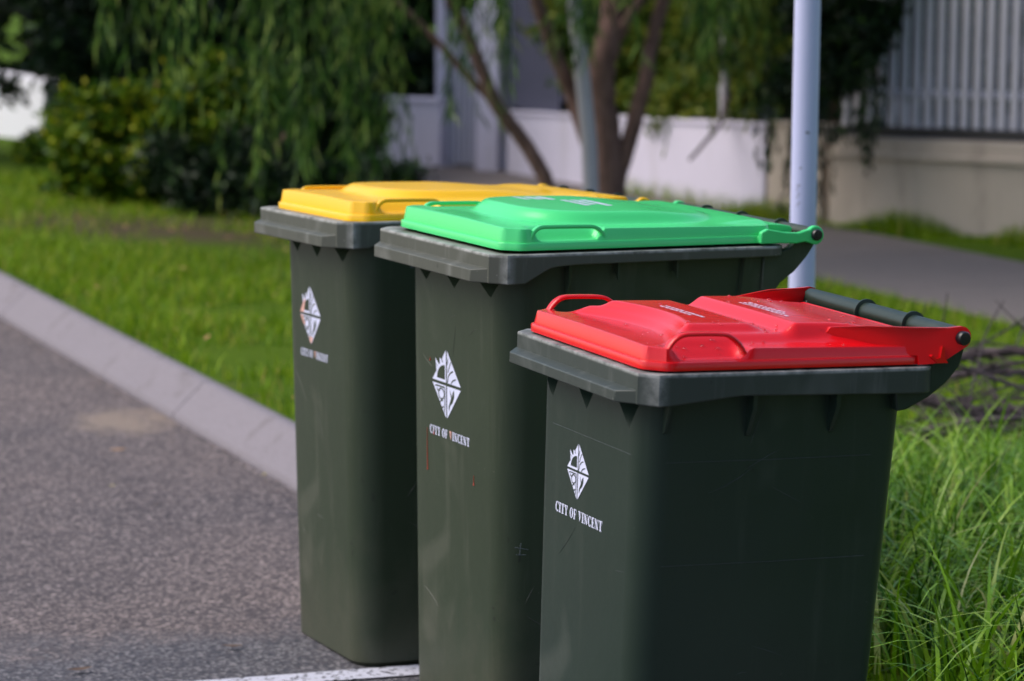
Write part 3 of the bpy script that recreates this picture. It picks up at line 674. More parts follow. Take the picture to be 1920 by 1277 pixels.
def make_bin(spec, mats, loc, yaw, label, tl=0.0, tw=0.0):
    W_, D_, H = spec['W'], spec['D'], spec['H']; small = spec['small']
    root = tag(empty('wheelie_bin', loc, yaw), label, 'bin', 'wheelie bins lined up beside the kerb')
    L_ = Vector((math.cos(yaw), math.sin(yaw), tl)).normalized(); Wv = Vector((-math.sin(yaw), math.cos(yaw), tw)); Wv = (Wv - L_ * Wv.dot(L_)).normalized(); Zv = L_.cross(Wv)
    root.rotation_euler = Matrix((L_, Wv, Zv)).transposed().to_euler()      # each bin leans a degree or so on the uneven road
    body_m, rim_m, lid_m = mats
    # local frame: x = l, y = w measured from the near front rim corner
    tp, bt = spec['top'], spec['bot']; zt = H - .012
    secs = []
    for z, k in ((0, 0), (.012, 0), (.05, None), (.3, None), (.6, None), (zt, None)):
        u = z / zt; q = [bt[i] + (tp[i] - bt[i]) * u for i in range(4)]; rf = spec['rf'] * (.85 + .15 * u)
        if z == 0: q = [q[0] + .012, q[1] - .012, q[2] + .012, q[3] - .012]; rf = max(.01, rf - .01)
        secs.append([(a, b, z) for a, b in rrect(*q, rf, .03)])
    n = len(secs[0]); mb = MB(); v = [p for s_ in secs for p in s_]
    f = [(i * n + j, i * n + (j + 1) % n, (i + 1) * n + (j + 1) % n, (i + 1) * n + j) for i in range(len(secs) - 1) for j in range(n)] + [tuple(range(n))[::-1], tuple(range((len(secs) - 1) * n, len(secs) * n))]
    mb.add(v, f); body = mb.build('body', body_m, root, 45)
    fx = lambda z: bt[0] + (tp[0] - bt[0]) * z / zt
    sy = lambda z, sgn: (bt[2] + (tp[2] - bt[2]) * z / zt) if sgn < 0 else (bt[3] + (tp[3] - bt[3]) * z / zt)
    # side fins
    for l_, zlo, dp, th in spec['fins']:
        for sgn in (-1, 1):
            y0 = sy(H - .06, sgn); mb = MB(); z1 = H - .004; ya = y0 - sgn * .004
            mb.prism([(ya, z1), (y0 + sgn * dp, z1), (y0 + sgn * dp, H - .06), (sy(zlo, sgn) + sgn * .004, zlo + .004), (sy(zlo, sgn) - sgn * .004, zlo)], lambda a, b, tt: (tt, a, b), l_ - th / 2, l_ + th / 2)
            mb.build('fin', body_m, body, 30)
    if not small:      # rear pilaster
        for sgn in (-1, 1):
            mb = MB(); e = .010
            z1 = H - .012; zz = [z1, .25]; vs = []
            for z in zz:
                y0 = sy(z, sgn); u = z / zt; lb = bt[1] + (tp[1] - bt[1]) * u
                for a, b in ((lb - .062, -.004), (lb - .058, e), (lb - .008, e), (lb - .002, -.02)): vs.append((a, y0 + sgn * b, z))
            mb.add(vs, [(0, 1, 5, 4), (1, 2, 6, 5), (2, 3, 7, 6), (0, 4, 7, 3), (0, 3, 2, 1), (4, 5, 6, 7)]); mb.build('pilaster', body_m, body, 30)
    # dark triangular pockets moulded into the front wall under the rim
    for (wa, wb, wap, zap) in spec['gussets']:
        zt_ = H - .018; dz_ = zt_ - zap; xf = fx(zap); k = 1.12 * dz_ / (H - spec['skirt'] - zap)
        wt = wap + (wa - wap) * k; wu = wap + (wb - wap) * k; cut = MB()
        cut.add([(xf - .0035, wt, zt_), (xf - .0035, wu, zt_), (xf - .0035, wap, zap - .003), (xf + .075, (wap + .010), zt_ - .001)], [(0, 2, 1), (0, 1, 3), (1, 2, 3), (2, 0, 3)])
        cu = cut.build('pocket_cutter', body_m, root, None)
        md = body.modifiers.new('pocket', 'BOOLEAN'); md.operation = 'DIFFERENCE'; md.solver = 'EXACT'; md.object = cu
        bpy.context.view_layer.update()
        nm = bpy.data.meshes.new_from_object(body.evaluated_get(bpy.context.evaluated_depsgraph_get()))
        body.modifiers.clear()
        if len(nm.polygons) > 60 and max(v_.co.z for v_ in nm.vertices) > H - .05 and min(v_.co.z for v_ in nm.vertices) < .01: body.data = nm
        else: print('pocket failed', wap)
        bpy.data.objects.remove(cu)
    body.data.shade_smooth(); body.data.set_sharp_from_angle(angle=R(30))
    # rim: outline with front chamfers, skirt depth varies along the side
    ol = chamfer_outline(0, D_, 0, W_, spec['cf'], .035, .018, .04)
    def depth(a, b): return float(np.interp(a, *spec['depth']))
    n = len(ol); v = []; rows = []
    def row(pl, zs): rows.append(len(v)); v.extend((a, b, z) for (a, b), z in zip(pl, zs))
    dd = [depth(a, b) if a > .001 else .030 for a, b in ol]
    fr_ = [a < .001 for a, b in ol]
    dd = [(spec['skirt'] if q else d) for q, d in zip(fr_, dd)]
    row(offset(ol, -.045), [H - .0015] * n); row(offset(ol, -.003), [H] * n); row(offset(ol, -.0008), [H - .0008] * n); row(ol, [H - .003] * n); row(ol, [H - .0065] * n)
    row(ol, [H - d + .002 for d in dd]); row(offset(ol, -.0015), [H - d for d in dd]); row(offset(ol, -.005), [H - d for d in dd]); row(offset(ol, -.0055), [H - .010] * n); row(offset(ol, -.045), [H - .009] * n)
    f = []
    for a, b in zip(rows[:-1], rows[1:]): f += [(a + i, a + (i + 1) % n, b + (i + 1) % n, b + i) for i in range(n)]
    rim = mesh('rim', v, f, rim_m, root, 24)
    wa_ = rim.data.attributes.new('wear', 'FLOAT', 'POINT'); wv_ = np.zeros(len(v), dtype=np.float32); wv_[n:4 * n] = 1.0
    for i, (a, b) in enumerate(ol):
        if .001 < a < spec['cf'] * .2 or (spec['cf'] * .8 < a < spec['cf'] * 1.1): wv_[4 * n + i] = .8; wv_[5 * n + i] = .8; wv_[6 * n + i] = .8
    if len(rim.data.vertices) == len(v): wa_.data.foreach_set('value', wv_)
    # front ledge (lifting comb)
    lz0, lz1 = H - .030, H - spec['skirt']; c0 = spec['cf'] + .008; xl = -.022
    mb = MB()
    P_ = [(.002, c0 - .006), (xl, c0 + .028), (xl, W_ - c0 - .012), (.002, W_ - c0 + .014)]
    vs = []
    for a, b in P_: vs.append((a, b, lz1))
    for a, b in P_: vs.append((a, b, lz0 - (.002 if a < 0 else -.003)))
    mb.add(vs, [(0, 1, 2, 3), (4, 7, 6, 5), (0, 4, 5, 1), (1, 5, 6, 2), (2, 6, 7, 3), (0, 3, 7, 4)])
    mb.build('front_ledge', rim_m, rim, 30, .0018)
    # hinge horns, handle bar with collars, pivot caps
    ax, az = spec['axis']; rb_ = spec['bar_r']
    for sgn, y0 in ((-1, .0), (1, W_)):
        mb = MB(); q = spec['horn']
        mb.prism(q, lambda a, b, tt: (a, tt, b), y0 + (.0145 if sgn < 0 else -.0145), y0 + (.034 if sgn < 0 else -.034))
        mb.build('handle_bracket', body_m, body, 30, .003)
        mb = MB(); e = -sgn
        yy = y0 + (-.0005 if sgn < 0 else .0005)
        mb.tube([(ax, y0 + e * .004, az), (ax, y0 + sgn * .006, az), (ax, y0 + sgn * .0085, az), (ax, y0 + sgn * .0088, az)], [.0115, .0115, .010, .0065], 20)
        mb.tube([(ax, y0 + sgn * .0095, az), (ax, y0 + sgn * .0078, az)], [.0045, .0045], 12)
        mb.build('hinge_pin', M['black_plastic'], root, 40)
    hb = MB().tube([(ax, .016, az), (ax, W_ * .5, az + .001), (ax, W_ - .016, az)], rb_, 24).build('handle_bar', body_m, root, 60)
    for y in spec['collars']:
        MB().tube([(ax, y - .0035, az), (ax, y - .002, az), (ax, y + .002, az), (ax, y + .0035, az)], [rb_ + .003, rb_ + .0065, rb_ + .0065, rb_ + .003], 24).build('collar', body_m, hb, 40)
        mb = MB(); mb.prism([(ax - rb_ * .6, az - rb_ * .5), (ax + .004, az - rb_ * .9), (spec['top'][1] - .01, az - .10), (spec['top'][1] - .03, az - .06)], lambda a, b, tt: (a, tt, b), y - .002, y + .002); mb.build('web', body_m, hb, 30)
    # wheels and axle
    wl = spec['bot'][1] + .03; wr = .1
    MB().tube([(wl, .04, wr), (wl, W_ - .04, wr)], .010, 12).build('axle', M['steel'], root, 40)
    for y in (.025, W_ - .075):
        mb = MB(); mb.tube([(wl, y, wr), (wl, y + .008, wr), (wl, y + .042, wr), (wl, y + .05, wr)], [.088, wr, wr, .088], 32); wh = mb.build('wheel', M['rubber'], root, 30)
        MB().tube([(wl, y - .002, wr), (wl, y + .052, wr)], .062, 24).build('rim', M['black_plastic'], wh, 40)
    return root, body, fx, sy

def lid_arm(parent, poly, y0, y1, mat, name='hinge_arm'):
    mb = MB(); mb.prism(poly, lambda a, b, tt: (a, tt, b), y0, y1)
    return mb.build(name, mat, parent, 35, .0025)
def circ(cx, cz, r, a0, a1, n=10): return [(cx + r * math.cos(R(a0 + (a1 - a0) * i / n)), cz + r * math.sin(R(a0 + (a1 - a0) * i / n))) for i in range(n + 1)]

# ---- 240 litre pattern
A240 = (.711, 1.0045)
S240 = dict(W=.580, D=.648, H=.9845, small=False, top=(.036, .620, .030, .516), bot=(.058, .535, .058, .504), rf=.074, cf=.028, skirt=.056,
            depth=([0, .05, .068, .095, .125, .18, .6, .65], [.056, .057, .056, .040, .026, .023, .021, .020]),
            fins=[(.168, .885, .020, .005), (.275, .935, .018, .004), (.405, .935, .018, .004)],
            gussets=[(.455, .361, .401, .893), (.318, .222, .265, .890), (.160, .060, .096, .890)],
            axis=A240, bar_r=.014, collars=[.14, .30, .45],
            horn=[(.60, .965), (.66, .978)] + circ(A240[0], A240[1], .014, 120, -20, 6) + [(.715, .980), (.699, .958), (.672, .930), (.640, .908), (.622, .884), (.615, .84), (.595, .84)])
def make_h240(dz, dome, deck=.007):
    def h(a, b):
        v_ = b - .290; av = abs(v_); e = dz + 1.0315 - .009 * (a - .03) / .6 + .003 * (1 - (v_ / .27) ** 2)
        q = ((av / .207) ** 3.2 + (abs(a - .352) / .232) ** 3.2) ** (1 / 3.2)
        top_ = dome if a < .36 else dome - dome * .62 * float(sstep(.36, .60, a))
        z = e + top_ * (1 - sstep(.84, 1.0, q)) * (.93 + .07 * (1 - (av / .2) ** 2))
        z += deck * sstep(.50, .60, a) * (1 - sstep(.215, .245, av))
        rc = sstep(.090, .108, a) * (1 - sstep(.232, .250, a)) * sstep(.214, .255, av)
        z -= .026 * rc
        return float(z)
    return h
def lid240(root, mat, dz, dome, deck=.007):
    ol = chamfer_outline(.032, .636, .017, .557, .036, .035, .0085); h240 = make_h240(dz, dome, deck); dk = deck - .007
    l_ = lid(root, ol, .9895 + dz, .0145, h240, mat)
    for sgn, yo in ((-1, .017), (1, .557)):
        e = -sgn
        y = yo + e * .013
        pts = curve_pts([(.088, y, 1.007), (.094, y, 1.022), (.108, y, 1.0325), (.135, y, 1.0335), (.205, y, 1.0325), (.228, y, 1.030), (.243, y, 1.019), (.248, y, 1.006)], 5)
        pts = [p + Vector((0, 0, dz)) for p in pts]
        MB().strap(pts, (0, 1, 0), .013, .0075).build('side_handle', mat, l_, 50)
        ys = (.000, .0135) if sgn < 0 else (.580 - .0135, .580)
        poly = [(.585, 1.012 + dz), (.600, 1.019 + dz), (.640, 1.0115 + dz), (.672, 1.0095), (.690, 1.0145)] + circ(A240[0], A240[1] - .001, .0190, 140, -120, 14) + [(.688, .991), (.665, .988), (.630, .9895 + dz), (.585, .9895 + dz)]
        lid_arm(l_, poly, ys[0], ys[1], mat)
        ys = (.0135, .033) if sgn < 0 else (.580 - .033, .580 - .0135)
        lid_arm(l_, [(.585, 1.003 + dz), (.62, 1.010 + dz), (.655, 1.007), (.655, .993), (.585, .9895 + dz)], ys[0], ys[1], mat, 'arm_web')
    mb = MB(); mb.prism([(.59, 1.022 + dz + dk), (.628, 1.024 + dz + dk), (.665, 1.0215 + dz * .6 + dk), (.690 if dk else .680, 1.0185 + dk), (.696 if dk else .686, 1.014), (.684, 1.006), (.632, .995), (.59, .9895)], lambda a, b, tt: (a, tt, b), .050, .530); mb.build('rear_apron', mat, l_, 35, .002)
    return l_
def scribble(parent, items, hf, mat, name='printed_text', dz=.0008):
    """flat white print laid on the lid surface: (l0,w0,length,width) bars running along -w"""
    mb = MB()
    for k, (l0, w0, L, th, tilt) in enumerate(items):
        m = 5; top_ = []; bot_ = []
        for i in range(m + 1):
            u = i / m; wv = w0 - L * u; lv = l0 + tilt * u
            top_.append((lv, wv)); bot_.append((lv + th, wv))
        vs = [(a, b, hf(a, b) + dz) for a, b in top_ + bot_]
        mb.add(vs, [(i, i + 1, m + 2 + i, m + 1 + i) for i in range(m)])
    return mb.build(name, mat, parent, None)

# ---- 140 litre pattern
A140 = (.5645, .957)
S140 = dict(W=.534, D=.524, H=.911, small=True, top=(.020, .486, .032, .462), bot=(.020, .438, .058, .438), rf=.050, cf=.026, skirt=.050,
            depth=([0, .05, .17, .30, .52], [.051, .050, .037, .039, .043]),
            fins=[(.054, .811, .016, .004), (.199, .802, .024, .007), (.348, .804, .024, .007)],
            gussets=[(.449, .368, .395, .815), (.303, .224, .257, .816), (.145, .059, .092, .811)],
            axis=A140, bar_r=.0165, collars=[.16, .32],
            horn=[(.45, .890), (.52, .915)] + circ(A140[0], A140[1], .014, 110, -30, 6) + [(.578, .937), (.570, .908), (.546, .881), (.513, .858), (.475, .840), (.458, .838)])
def h140(a, b):
    v_ = b - .267; e = .9485 - .007 * (a - .03) / .48 + .002 * (1 - (v_ / .25) ** 2)
    av = abs(v_)
    base = .013 * sstep(.112, .142, a + .05 * (av / .2) ** 2) * (1 - sstep(.170, .205, av - .02 * sstep(.3, .45, a)))
    p1 = .012 * sstep(.136, .160, a + .05 * (av / .2) ** 2) * (1 - sstep(.232, .275, a)) * (1 - sstep(.142, .170, av))
    p2 = .016 * sstep(.282, .312, a) * (1 - sstep(.170, .192, av)) * (1 - .7 * sstep(.36, .50, a))
    z = e + base + p1 + p2
    rc = sstep(.052, .078, a) * (1 - sstep(.172, .198, a)) * sstep(.188, .240, av)
    z -= .024 * rc
    return float(z)
def lid140(root, mat):
    ol = chamfer_outline(.014, .508, .014, .520, .034, .030, .0075)
    l_ = lid(root, ol, .9135, .0135, h140, mat, rings=84)
    for sgn, yo in ((-1, .014), (1, .520)):
        e = -sgn; y = yo + e * .020
        pts = curve_pts([(.048, y, .930), (.053, y, .946), (.063, y, .9595), (.077, y, .9675), (.098, y, .9690), (.142, y, .9680), (.160, y, .9640), (.178, y, .950), (.190, y, .930)], 5)
        MB().strap(pts, (0, 1, 0), .017, .0065).build('side_handle', mat, l_, 50)
        poly = [(.350, .950), (.366, .968), (.42, .972), (.48, .9735), (.54, .9735)] + circ(A140[0], A140[1], .0185, 100, -70, 12) + [(.552, .929), (.530, .9165), (.492, .9135), (.490, .928), (.44, .930), (.350, .932)]
        mb = MB(); n = len(poly); th = .0065 if sgn < 0 else -.0065
        fy = lambda a: (yo + e * (.068 * (1 - float(sstep(.35, .515, a))) - .009 * float(sstep(.44, .52, a))))
        vs = [(a, fy(a), z) for a, z in poly] + [(a, fy(a) + th, z) for a, z in poly]
        mb.add(vs, [tuple(range(n)), tuple(range(n, 2 * n))[::-1]] + [(i, (i + 1) % n, n + (i + 1) % n, n + i) for i in range(n)])
        mb.build('hinge_arm', mat, l_, 35)
        mb = MB(); mb.prism([(.508, .928), (.520, .917), (.540, .917), (.534, .925), (.532, .944), (.528, .944), (.525, .926), (.517, .924), (.511, .931)], lambda a, b, tt: (a, tt, b), yo + e * (-.0135), yo + e * (.004)); mb.build('arm_rib', mat, l_, 35)
    mb = MB(); mb.prism([(.46, .938), (.49, .948), (.533, .955), (.537, .949), (.496, .936), (.48, .916), (.46, .916)], lambda a, b, tt: (a, tt, b), .05, .484); mb.build('rear_apron', mat, l_, 35, .002)
    return l_

# red lid, 140 L
rr, rbody, fx, sy = make_bin(S140, (M['bin_green'], M['rim_green'], M['lid_red']), (.1841, 4.8020, 0), .3984,
                             'smaller dark green wheelie bin with a red lid, nearest to the viewer', -.0169, .0222)
l_ = lid140(rr, M['lid_red'])
logo(rr, fx, .281, .7085, .093, .097, M['bin_green'], M['decal']); lettering(rr, 'CITY OF VINCENT', fx, .2725, .6365, .187, .0170, 'lettering', M['decal'])
def bars(l0, w0, n, L, th, gap, jit=.2, tilt=0):
    out = []
    for k in range(n):
        x = w0
        while x > w0 - L * (1 - .3 * random.random()):
            g = random.uniform(.006, .016); out.append((l0 + k * gap, x, g, th, tilt)); x -= g + random.uniform(.002, .006)
    return out
scribble(l_, bars(.178, .33, 2, .15, .0045, .010), h140, M['decal']); scribble(l_, bars(.330, .34, 3, .17, .004, .009), h140, M['decal'])
scribble(l_, bars(.055, .40, 3, .22, .003, .008), h140, M['lid_red'], 'embossed_text', .0012)
scribble(l_, bars(.235, .36, 2, .14, .003, .008), h140, M['lid_red'], 'embossed_text', .0012)
# mould lines and scratches
for zz in (.765, .598):
    for sgn in (-1,):
        q = [(S140['bot'][0] + .04, sy(zz, sgn) - .0002, zz), (.25, sy(zz, sgn) - .0002, zz - .001), (S140['top'][1] - .06, sy(zz, sgn) - .0002, zz)]
        MB().tube(q, .0006, 5).build('mould_line', M['rim_green'], rbody, 40)
q = [(fx(.77) - .0002, w_, .772) for w_ in (.08, .2, .39)]
MB().tube(q, .0005, 5).build('mould_line', M['rim_green'], rbody, 40)
# green lid, 240 L
gr, gbody, fx, sy = make_bin(S240, (M['bin_olive'], M['rim_olive'], M['lid_green']), (-.0413, 5.9388, 0), .4488,
                             'tall dark green wheelie bin with a bright green lid, in the middle', -.0015, .0136)
l_ = lid240(gr, M['lid_green'], 0, .024); h240 = make_h240(0, .024)
logo(gr, fx, .304, .6915, .147, .146, M['bin_olive'], M['decal']); lettering(gr, 'CITY OF VINCENT', fx, .2915, .5900, .191, .0175, 'lettering', M['decal'], 8)
scribble(l_, bars(.235, .42, 3, .09, .016, .025) + bars(.30, .33, 3, .13, .014, .022), h240, M['decal'])
scribble(l_, bars(.060, .42, 4, .25, .004, .012), h240, M['lid_green'], 'embossed_text', .0012)
for wv, z0, z1 in ((.401, .59, .502), (.368, .592, .58), (.177, .527, .507), (.384, .737, .730)):
    pts = [(fx(z0) - .0006, wv, z0), (fx((z0 + z1) / 2) - .0006, wv + .001, (z0 + z1) / 2), (fx(z1) - .0006, wv, z1 + .004), (fx(z1) - .0008, wv, z1)]
    MB().tube(pts, [.0004, .0005, .0010, .0017], 8).build('paint_drip', M['drip'], gbody, 60)
# yellow lid, 240 L
yr, ybody, fx, sy = make_bin(S240, (M['bin_olive'], M['rim_olive'], M['lid_yellow']), (-.3579, 6.6138, 0), .3952,
                             'tall dark green wheelie bin with a yellow lid, farthest from the viewer', .0017, -.0175)
l_ = lid240(yr, M['lid_yellow'], -.006, .019, .010)
logo(yr, fx, .321, .756, .147, .136, M['bin_olive'], M['decal'], True); lettering(yr, 'CITY OF VINCENT', fx, .302, .6685, .182, .0165, 'lettering', M['decal'], 8)

# scratches and rubbed marks on the bodies
def scratches(body, spec, fx, sy, n, mat, seed):
    q = random.Random(seed); W_ = spec['W']; lm = (spec['top'][1] + spec['bot'][1]) / 2
    for k in range(n):
        L = q.uniform(.015, .09); a = q.uniform(-.7, .7) + (math.pi / 2 if q.random() < .35 else 0); z0 = q.uniform(.25, spec['H'] - .12); bend_ = q.uniform(-.25, .25)
        pts = []
        if q.random() < .5:
            w0 = q.uniform(.12, W_ - .14)
            for t in (0, .33, .66, 1): z = z0 + L * t * math.sin(a) + bend_ * L * t * t; pts.append((fx(z) - .0001, w0 - L * t * math.cos(a), z))
        else:
            l0 = q.uniform(.1, lm - .14)
            for t in (0, .33, .66, 1): z = z0 + L * t * math.sin(a) + bend_ * L * t * t; pts.append((l0 + L * t * math.cos(a), sy(z, -1) - .0001, z))
        MB().tube(pts, [.0002, .0007, .0006, .0002], 5).build('scratch', mat, body, 60)
scratches(rbody, S140, fx=lambda z: .020, sy=lambda z, g: .058 + (.032 - .058) * z / (S140['H'] - .012), n=9, mat=M['rim_green'], seed=3)
_fx = lambda z: .058 + (.036 - .058) * z / (S240['H'] - .012); _sy = lambda z, g: .058 + (.030 - .058) * z / (S240['H'] - .012)
scratches(gbody, S240, _fx, _sy, 13, M['rim_olive'], 5); scratches(ybody, S240, _fx, _sy, 10, M['rim_olive'], 9)
def mark(body, pts, r, name='scratch'): MB().tube(pts, r, 6).build(name, M['chalk'], body, 60)
for p0, p1 in (((.20, .84), (.235, .915)), ((.17, .882), (.26, .895)), ((.215, .905), (.262, .87))):      # pale scribble on the side of the yellow-lidded bin
    mark(ybody, [(p0[0], _sy(p0[1], -1) - .0003, p0[1]), ((p0[0] + p1[0]) / 2 + .004, _sy(p0[1], -1) - .0006, (p0[1] + p1[1]) / 2), (p1[0], _sy(p1[1], -1) - .0003, p1[1])], .0016)
for pts_ in (((.075, .405), (.105, .398)), ((.078, .39), (.10, .388)), ((.088, .412), (.086, .388))):
    mark(gbody, [(a_, _sy(z_, -1) - .0003, z_) for a_, z_ in pts_], .0006)

# water drops on the red lid
mb = MB()
me_v = []
for k in range(90):
    a = random.uniform(.04, .48); b = random.uniform(.03, .50)
    if k < 45: b = random.uniform(.03, .16)
    rr_ = random.choice((.0014, .002, .003, .0042)); z = h140(a, b); nn = 8; vs = []
    for i in range(3):
        e = i / 3 * math.pi / 2
        for j in range(nn): q = 2 * math.pi * j / nn; vs.append((a + rr_ * math.cos(e) * math.cos(q), b + rr_ * math.cos(e) * math.sin(q), z + .55 * rr_ * math.sin(e)))
    vs.append((a, b, z + .55 * rr_)); fs = [(i * nn + j, i * nn + (j + 1) % nn, (i + 1) * nn + (j + 1) % nn, (i + 1) * nn + j) for i in range(2) for j in range(nn)] + [(2 * nn + j, 2 * nn + (j + 1) % nn, 3 * nn) for j in range(nn)]
    mb.add(vs, fs)
o = mb.build('water_drops', M['water'], rr, 80); o['kind'] = 'stuff'

# ------------------------------------------------------------------ grass
def blades(name, P, H, Wd, mat, bend, segs=4, label=None):
    n = len(P); ang = rng.uniform(0, 2 * np.pi, n); d = np.stack([np.cos(ang), np.sin(ang), np.zeros(n)], 1); sd = np.stack([-d[:, 1], d[:, 0], np.zeros(n)], 1)
    bd = bend * rng.uniform(.3, 1.3, n); lean = rng.uniform(0, .35, n); rows = []
    for k in range(segs + 1):
        t = k / segs; th = lean + bd * t ** 1.3
        # arc: integrate approx
        hx = H * (lean * t + bd * t ** 2.2 / 2.2); hz = H * (t - .42 * (np.minimum(bd, 1.9)) ** 2 * t ** 3 / 2)
        c = P + d * hx[:, None] + np.array([0, 0, 1]) * hz[:, None]; wv = Wd * (1 - t ** 1.6) + .0003
        rows.append(c - sd * wv[:, None] / 2); rows.append(c + sd * wv[:, None] / 2)
    V = np.stack(rows, 1).reshape(-1, 3); m = 2 * (segs + 1); base = np.arange(n)[:, None] * m
    F = np.concatenate([base + np.array([2 * k, 2 * k + 1, 2 * k + 3, 2 * k + 2]) for k in range(segs)], 0)
    o = fastmesh(name, V, F, mat); tag(o, label, None, None, 'stuff'); return o
def kpos(s, r):
    s = np.asarray(s); r = np.asarray(r); z = .112 * (1 - sstep(.3, 3.2, r)) - .005
    return np.stack([KO.x + KS.x * s + KR.x * r, KO.y + KS.y * s + KR.y * r, z], 1)
# lawn over the verge, mottled density
n = 150000; s = rng.uniform(-4, 12, n); r = .155 + 3.85 * rng.random(n)
def vn(a, b, sc):
    G = rng.normal(size=(400, 400)); a = (a - a.min()) * sc; b = (b - b.min()) * sc; i = a.astype(int); j = b.astype(int); u = sstep(0, 1, a - i); w_ = sstep(0, 1, b - j)
    return (G[i, j] * (1 - u) + G[i + 1, j] * u) * (1 - w_) + (G[i, j + 1] * (1 - u) + G[i + 1, j + 1] * u) * w_
den = .55 * vn(s, r, 1.6) + .5 * vn(s, r, 5) + .3 * vn(s, r, 14) + rng.normal(size=n) * .25
keep = (den > -.12) & ((((s - 7.9) / 1.1) ** 2 + ((r - 1.3) / 1.1) ** 2 + .45 * vn(s, r, 4) > .8) | (rng.random(n) < .35)); s = s[keep]; r = r[keep]
blades('lawn', kpos(s, r), rng.uniform(.03, .085, len(s)), rng.uniform(.004, .008, len(s)), M['lawn'], .8, 2)
# long grass behind the red bin
n = 11000; s = rng.uniform(-5.2, .2, n); r = .20 + 2.3 * rng.random(n) ** 1.0
k_ = rng.random(n) < np.clip(.18 - s * .38, 0, 1); s = s[k_]; r = r[k_]
cl = rng.integers(0, 420, len(s)); cs = rng.uniform(-5.2, .3, 420); crr = .25 + 2.3 * rng.random(420)
mixf = rng.random(len(s)) < .6; s = np.where(mixf, cs[cl] + rng.normal(size=len(s)) * .05, s); r = np.where(mixf, crr[cl] + rng.normal(size=len(s)) * .05, r)
r = np.maximum(r, .2)
blades('long_grass', kpos(s, r), rng.uniform(.10, .34, len(s)) * (1 - .7 * sstep(-1.5, -.1, s)), rng.uniform(.0045, .0105, len(s)), M['blade'], 1.35, 6)
n = 4600; s = -5.0 + 4.9 * rng.random(n) ** 1.25; r = .22 + 2.0 * rng.random(n)
cs = rng.uniform(-5.0, -.4, 150); crr = .25 + 1.9 * rng.random(150); cl = rng.integers(0, 150, n); s = np.where(rng.random(n) < .7, cs[cl] + rng.normal(size=n) * .05, s); r = np.where(rng.random(n) < .7, crr[cl] + rng.normal(size=n) * .05, r); r = np.maximum(r, .2)
blades('arching_grass', kpos(s, r), rng.uniform(.24, .46, n) * (1 - .5 * sstep(-1.5, -.1, s)), rng.uniform(.007, .0135, n), M['blade_light'], 2.1, 8)
# tufts along the wall base
n = 4500; x = rng.uniform(1.3, 4.2, n); yw = 18.2 - (x - 1.84) * 1.058; off = np.abs(rng.normal(size=n)) * .10 + .02
P = np.stack([x - off * .75, yw - off * .7, np.zeros(n)], 1)
blades('wall_grass', P, rng.uniform(.03, .11, n) * (1 + .7 * np.sin(x * 9)), rng.uniform(.004, .009, n), M['lawn'], .7, 3)
n = 420; tt = rng.uniform(.45, 1, n); x = -.05 + 1.55 * tt; yw = 22.2 - 3.45 * tt - .08 - np.abs(rng.normal(size=n)) * .08
blades('wall_weeds', np.stack([x, yw, np.zeros(n)], 1), rng.uniform(.04, .16, n), rng.uniform(.003, .007, n), M['lawn'], .6, 3)

# ------------------------------------------------------------------ fallen branches
fb_specs = [
    ('thick grey-brown fallen branch arching out from behind the red-lidded bin', [(-.62, -.10, .10), (-.52, -.12, .125), (-.35, -.15, .085), (-.1, -.2, .09), (.35, -.3, .12)], .028, .016),
    ('long dark fallen branch lying across the top of the heap', [(-.62, .1, .13), (-.38, .05, .215), (-.15, 0, .25), (.1, -.05, .25), (.6, -.1, .22)], .019, .012),
    ('fallen branch with an orange torn patch lying in the middle of the heap', [(-.60, .0, .12), (-.42, -.02, .165), (-.2, -.05, .19), (.1, -.1, .18), (.5, -.2, .16)], .011, .006),
    ('thin straight fallen branch slanting down to the right', [(-.35, -.2, .22), (-.15, -.25, .15), (.05, -.3, .09), (.3, -.4, .04)], .007, .004),
    ('dark forked branch at the bottom of the heap in the grass', [(-.5, -.35, .03), (-.25, -.3, .06), (0, -.35, .05), (.4, -.45, .08)], .014, .006),
    ('curved dark fallen branch low at the front of the heap', [(-.55, -.45, .06), (-.3, -.55, .12), (0, -.5, .08), (.5, -.6, .12)], .012, .006),
    ('pale brown stripped branch crossing low through the heap', [(-.45, -.25, .03), (-.2, -.4, .10), (.15, -.5, .05), (.4, -.7, .02)], .008, .004),
    ('twiggy brown branch at the back of the heap', [(-.5, .5, .05), (-.2, .45, .14), (.1, .4, .17), (.6, .3, .2)], .009, .004),
]
for lb, pts, r0, r1 in fb_specs:
    root = tag(empty('fallen_branch', (1.74, 9.60, .10)), lb, 'branch', 'heap of fallen branches in the grass')
    q = curve_pts(pts, 6); k = len(q); q = [p + Vector([random.uniform(-1, 1) * r0 * .3 for _ in range(3)]) for p in q]
    MB().tube(q, [r0 + (r1 - r0) * i / (k - 1) for i in range(k)], 9).build('limb', M['twig'], root, 60)
    mb = MB()
    for _ in range(30):
        i = random.randrange(1, k - 1); p = q[i]; d = Vector((random.uniform(-1, 1), random.uniform(-.8, .5), random.uniform(-.25, .35))).normalized(); L = random.uniform(.15, .5)
        b = Vector((random.uniform(-.3, .3), random.uniform(-.3, .3), random.uniform(-.35, .1)))
        tw = [p + d * L * t + b * L * t * t for t in np.linspace(0, 1, 7)]; tw = [Vector((a.x, a.y, max(a.z, .01))) for a in tw]
        mb.tube(tw, [random.uniform(.002, .0058) * (1 - .6 * t) for t in np.linspace(0, 1, 7)], 5)
    o = mb.build('twigs', M['twig'], root, 60); o['kind'] = 'stuff'

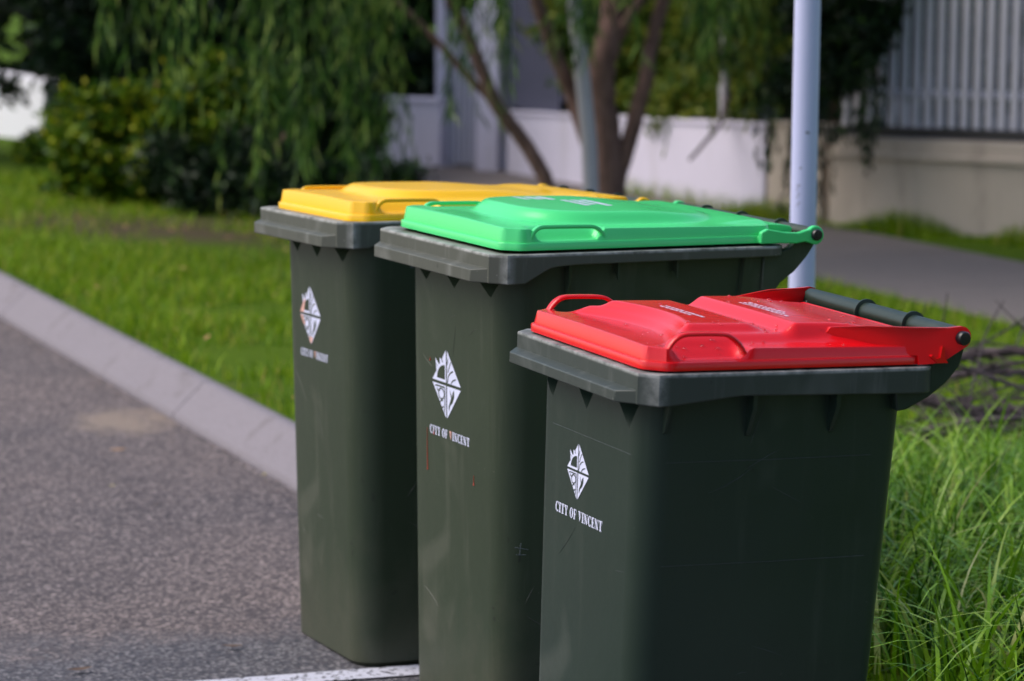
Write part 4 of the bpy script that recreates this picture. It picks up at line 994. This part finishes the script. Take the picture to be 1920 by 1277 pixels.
# ------------------------------------------------------------------ litter on the road
def fallen(x, y, L, rz, mat, label):
    n = 10; v = []; ww = L * .32
    for i in range(n + 1):
        t = i / n; wv = ww * math.sin(math.pi * t) ** .8; z = .008 + .22 * L * (abs(t - .5) * 1.2) ** 2
        v += [(L * (t - .5), -wv / 2, z + .10 * wv), (L * (t - .5), 0, z), (L * (t - .5), wv / 2, z + .16 * wv)]
    f = [(3 * i + a, 3 * i + a + 1, 3 * i + a + 4, 3 * i + a + 3) for i in range(n) for a in (0, 1)]
    o = mesh('fallen_leaf', v, f, mat, None, 60); o.location = (x, y, 0); o.rotation_euler.z = rz; tag(o, label, 'leaf', 'fallen leaves on the road')
fallen(-1.228, 9.633, .055, .2, M['dead_leaf'], 'orange-brown dead leaf on the asphalt, left of the kerb joint')
fallen(-.736, 9.20, .028, 1.2, M['yellow_leaf'], 'small yellow leaf against the foot of the kerb')
fallen(-.62, 6.875, .050, .1, M['brown_leaf'], 'dark brown leaf on the asphalt just above the painted line')
fallen(-.93, 6.63, .06, .5, M['brown_leaf'], 'brown leaf near the bottom left of the asphalt')
fallen(-1.16, 8.98, .022, .7, M['yellow_leaf'], 'tiny pale leaf on the asphalt below the orange-brown leaf')

# leaf litter on the lawn and grit leaves in the gutter: too many and too small to count
def litter(name, P, mat, L0, L1):
    n = len(P); a = rng.uniform(0, 6.28, n); L = rng.uniform(L0, L1, n)[:, None]; d = np.stack([np.cos(a), np.sin(a), rng.uniform(-.1, .3, n)], 1); sd = np.stack([-np.sin(a), np.cos(a), rng.uniform(-.3, .3, n)], 1) * .33
    V = np.stack([P - d * L / 2, P + sd * L / 2, P + d * L / 2, P - sd * L / 2], 1).reshape(-1, 3)
    tag(fastmesh(name, V, np.arange(4 * n).reshape(n, 4), mat), None, None, None, 'stuff')
n = 420; sL = rng.uniform(-1, 11, n); rL = rng.uniform(.25, 3.6, n); P = kpos(sL, rL); P[:, 2] += rng.uniform(.02, .06, n)
litter('lawn_leaf_litter', P, M['dead_leaf'], .02, .06)
n = 260; sL = rng.uniform(-2.2, 9, n); rL = -.02 - np.abs(rng.normal(size=n)) * .05; P = kpos(sL, rL); P[:, 2] = .008
litter('gutter_leaf_litter', P, M['brown_leaf'], .008, .03)
n = 90; sL = rng.uniform(-2.2, 6, n); rL = rng.uniform(-2.2, -.1, n); P = kpos(sL, rL); P[:, 2] = .008
litter('road_leaf_litter', P, M['brown_leaf'], .006, .018)
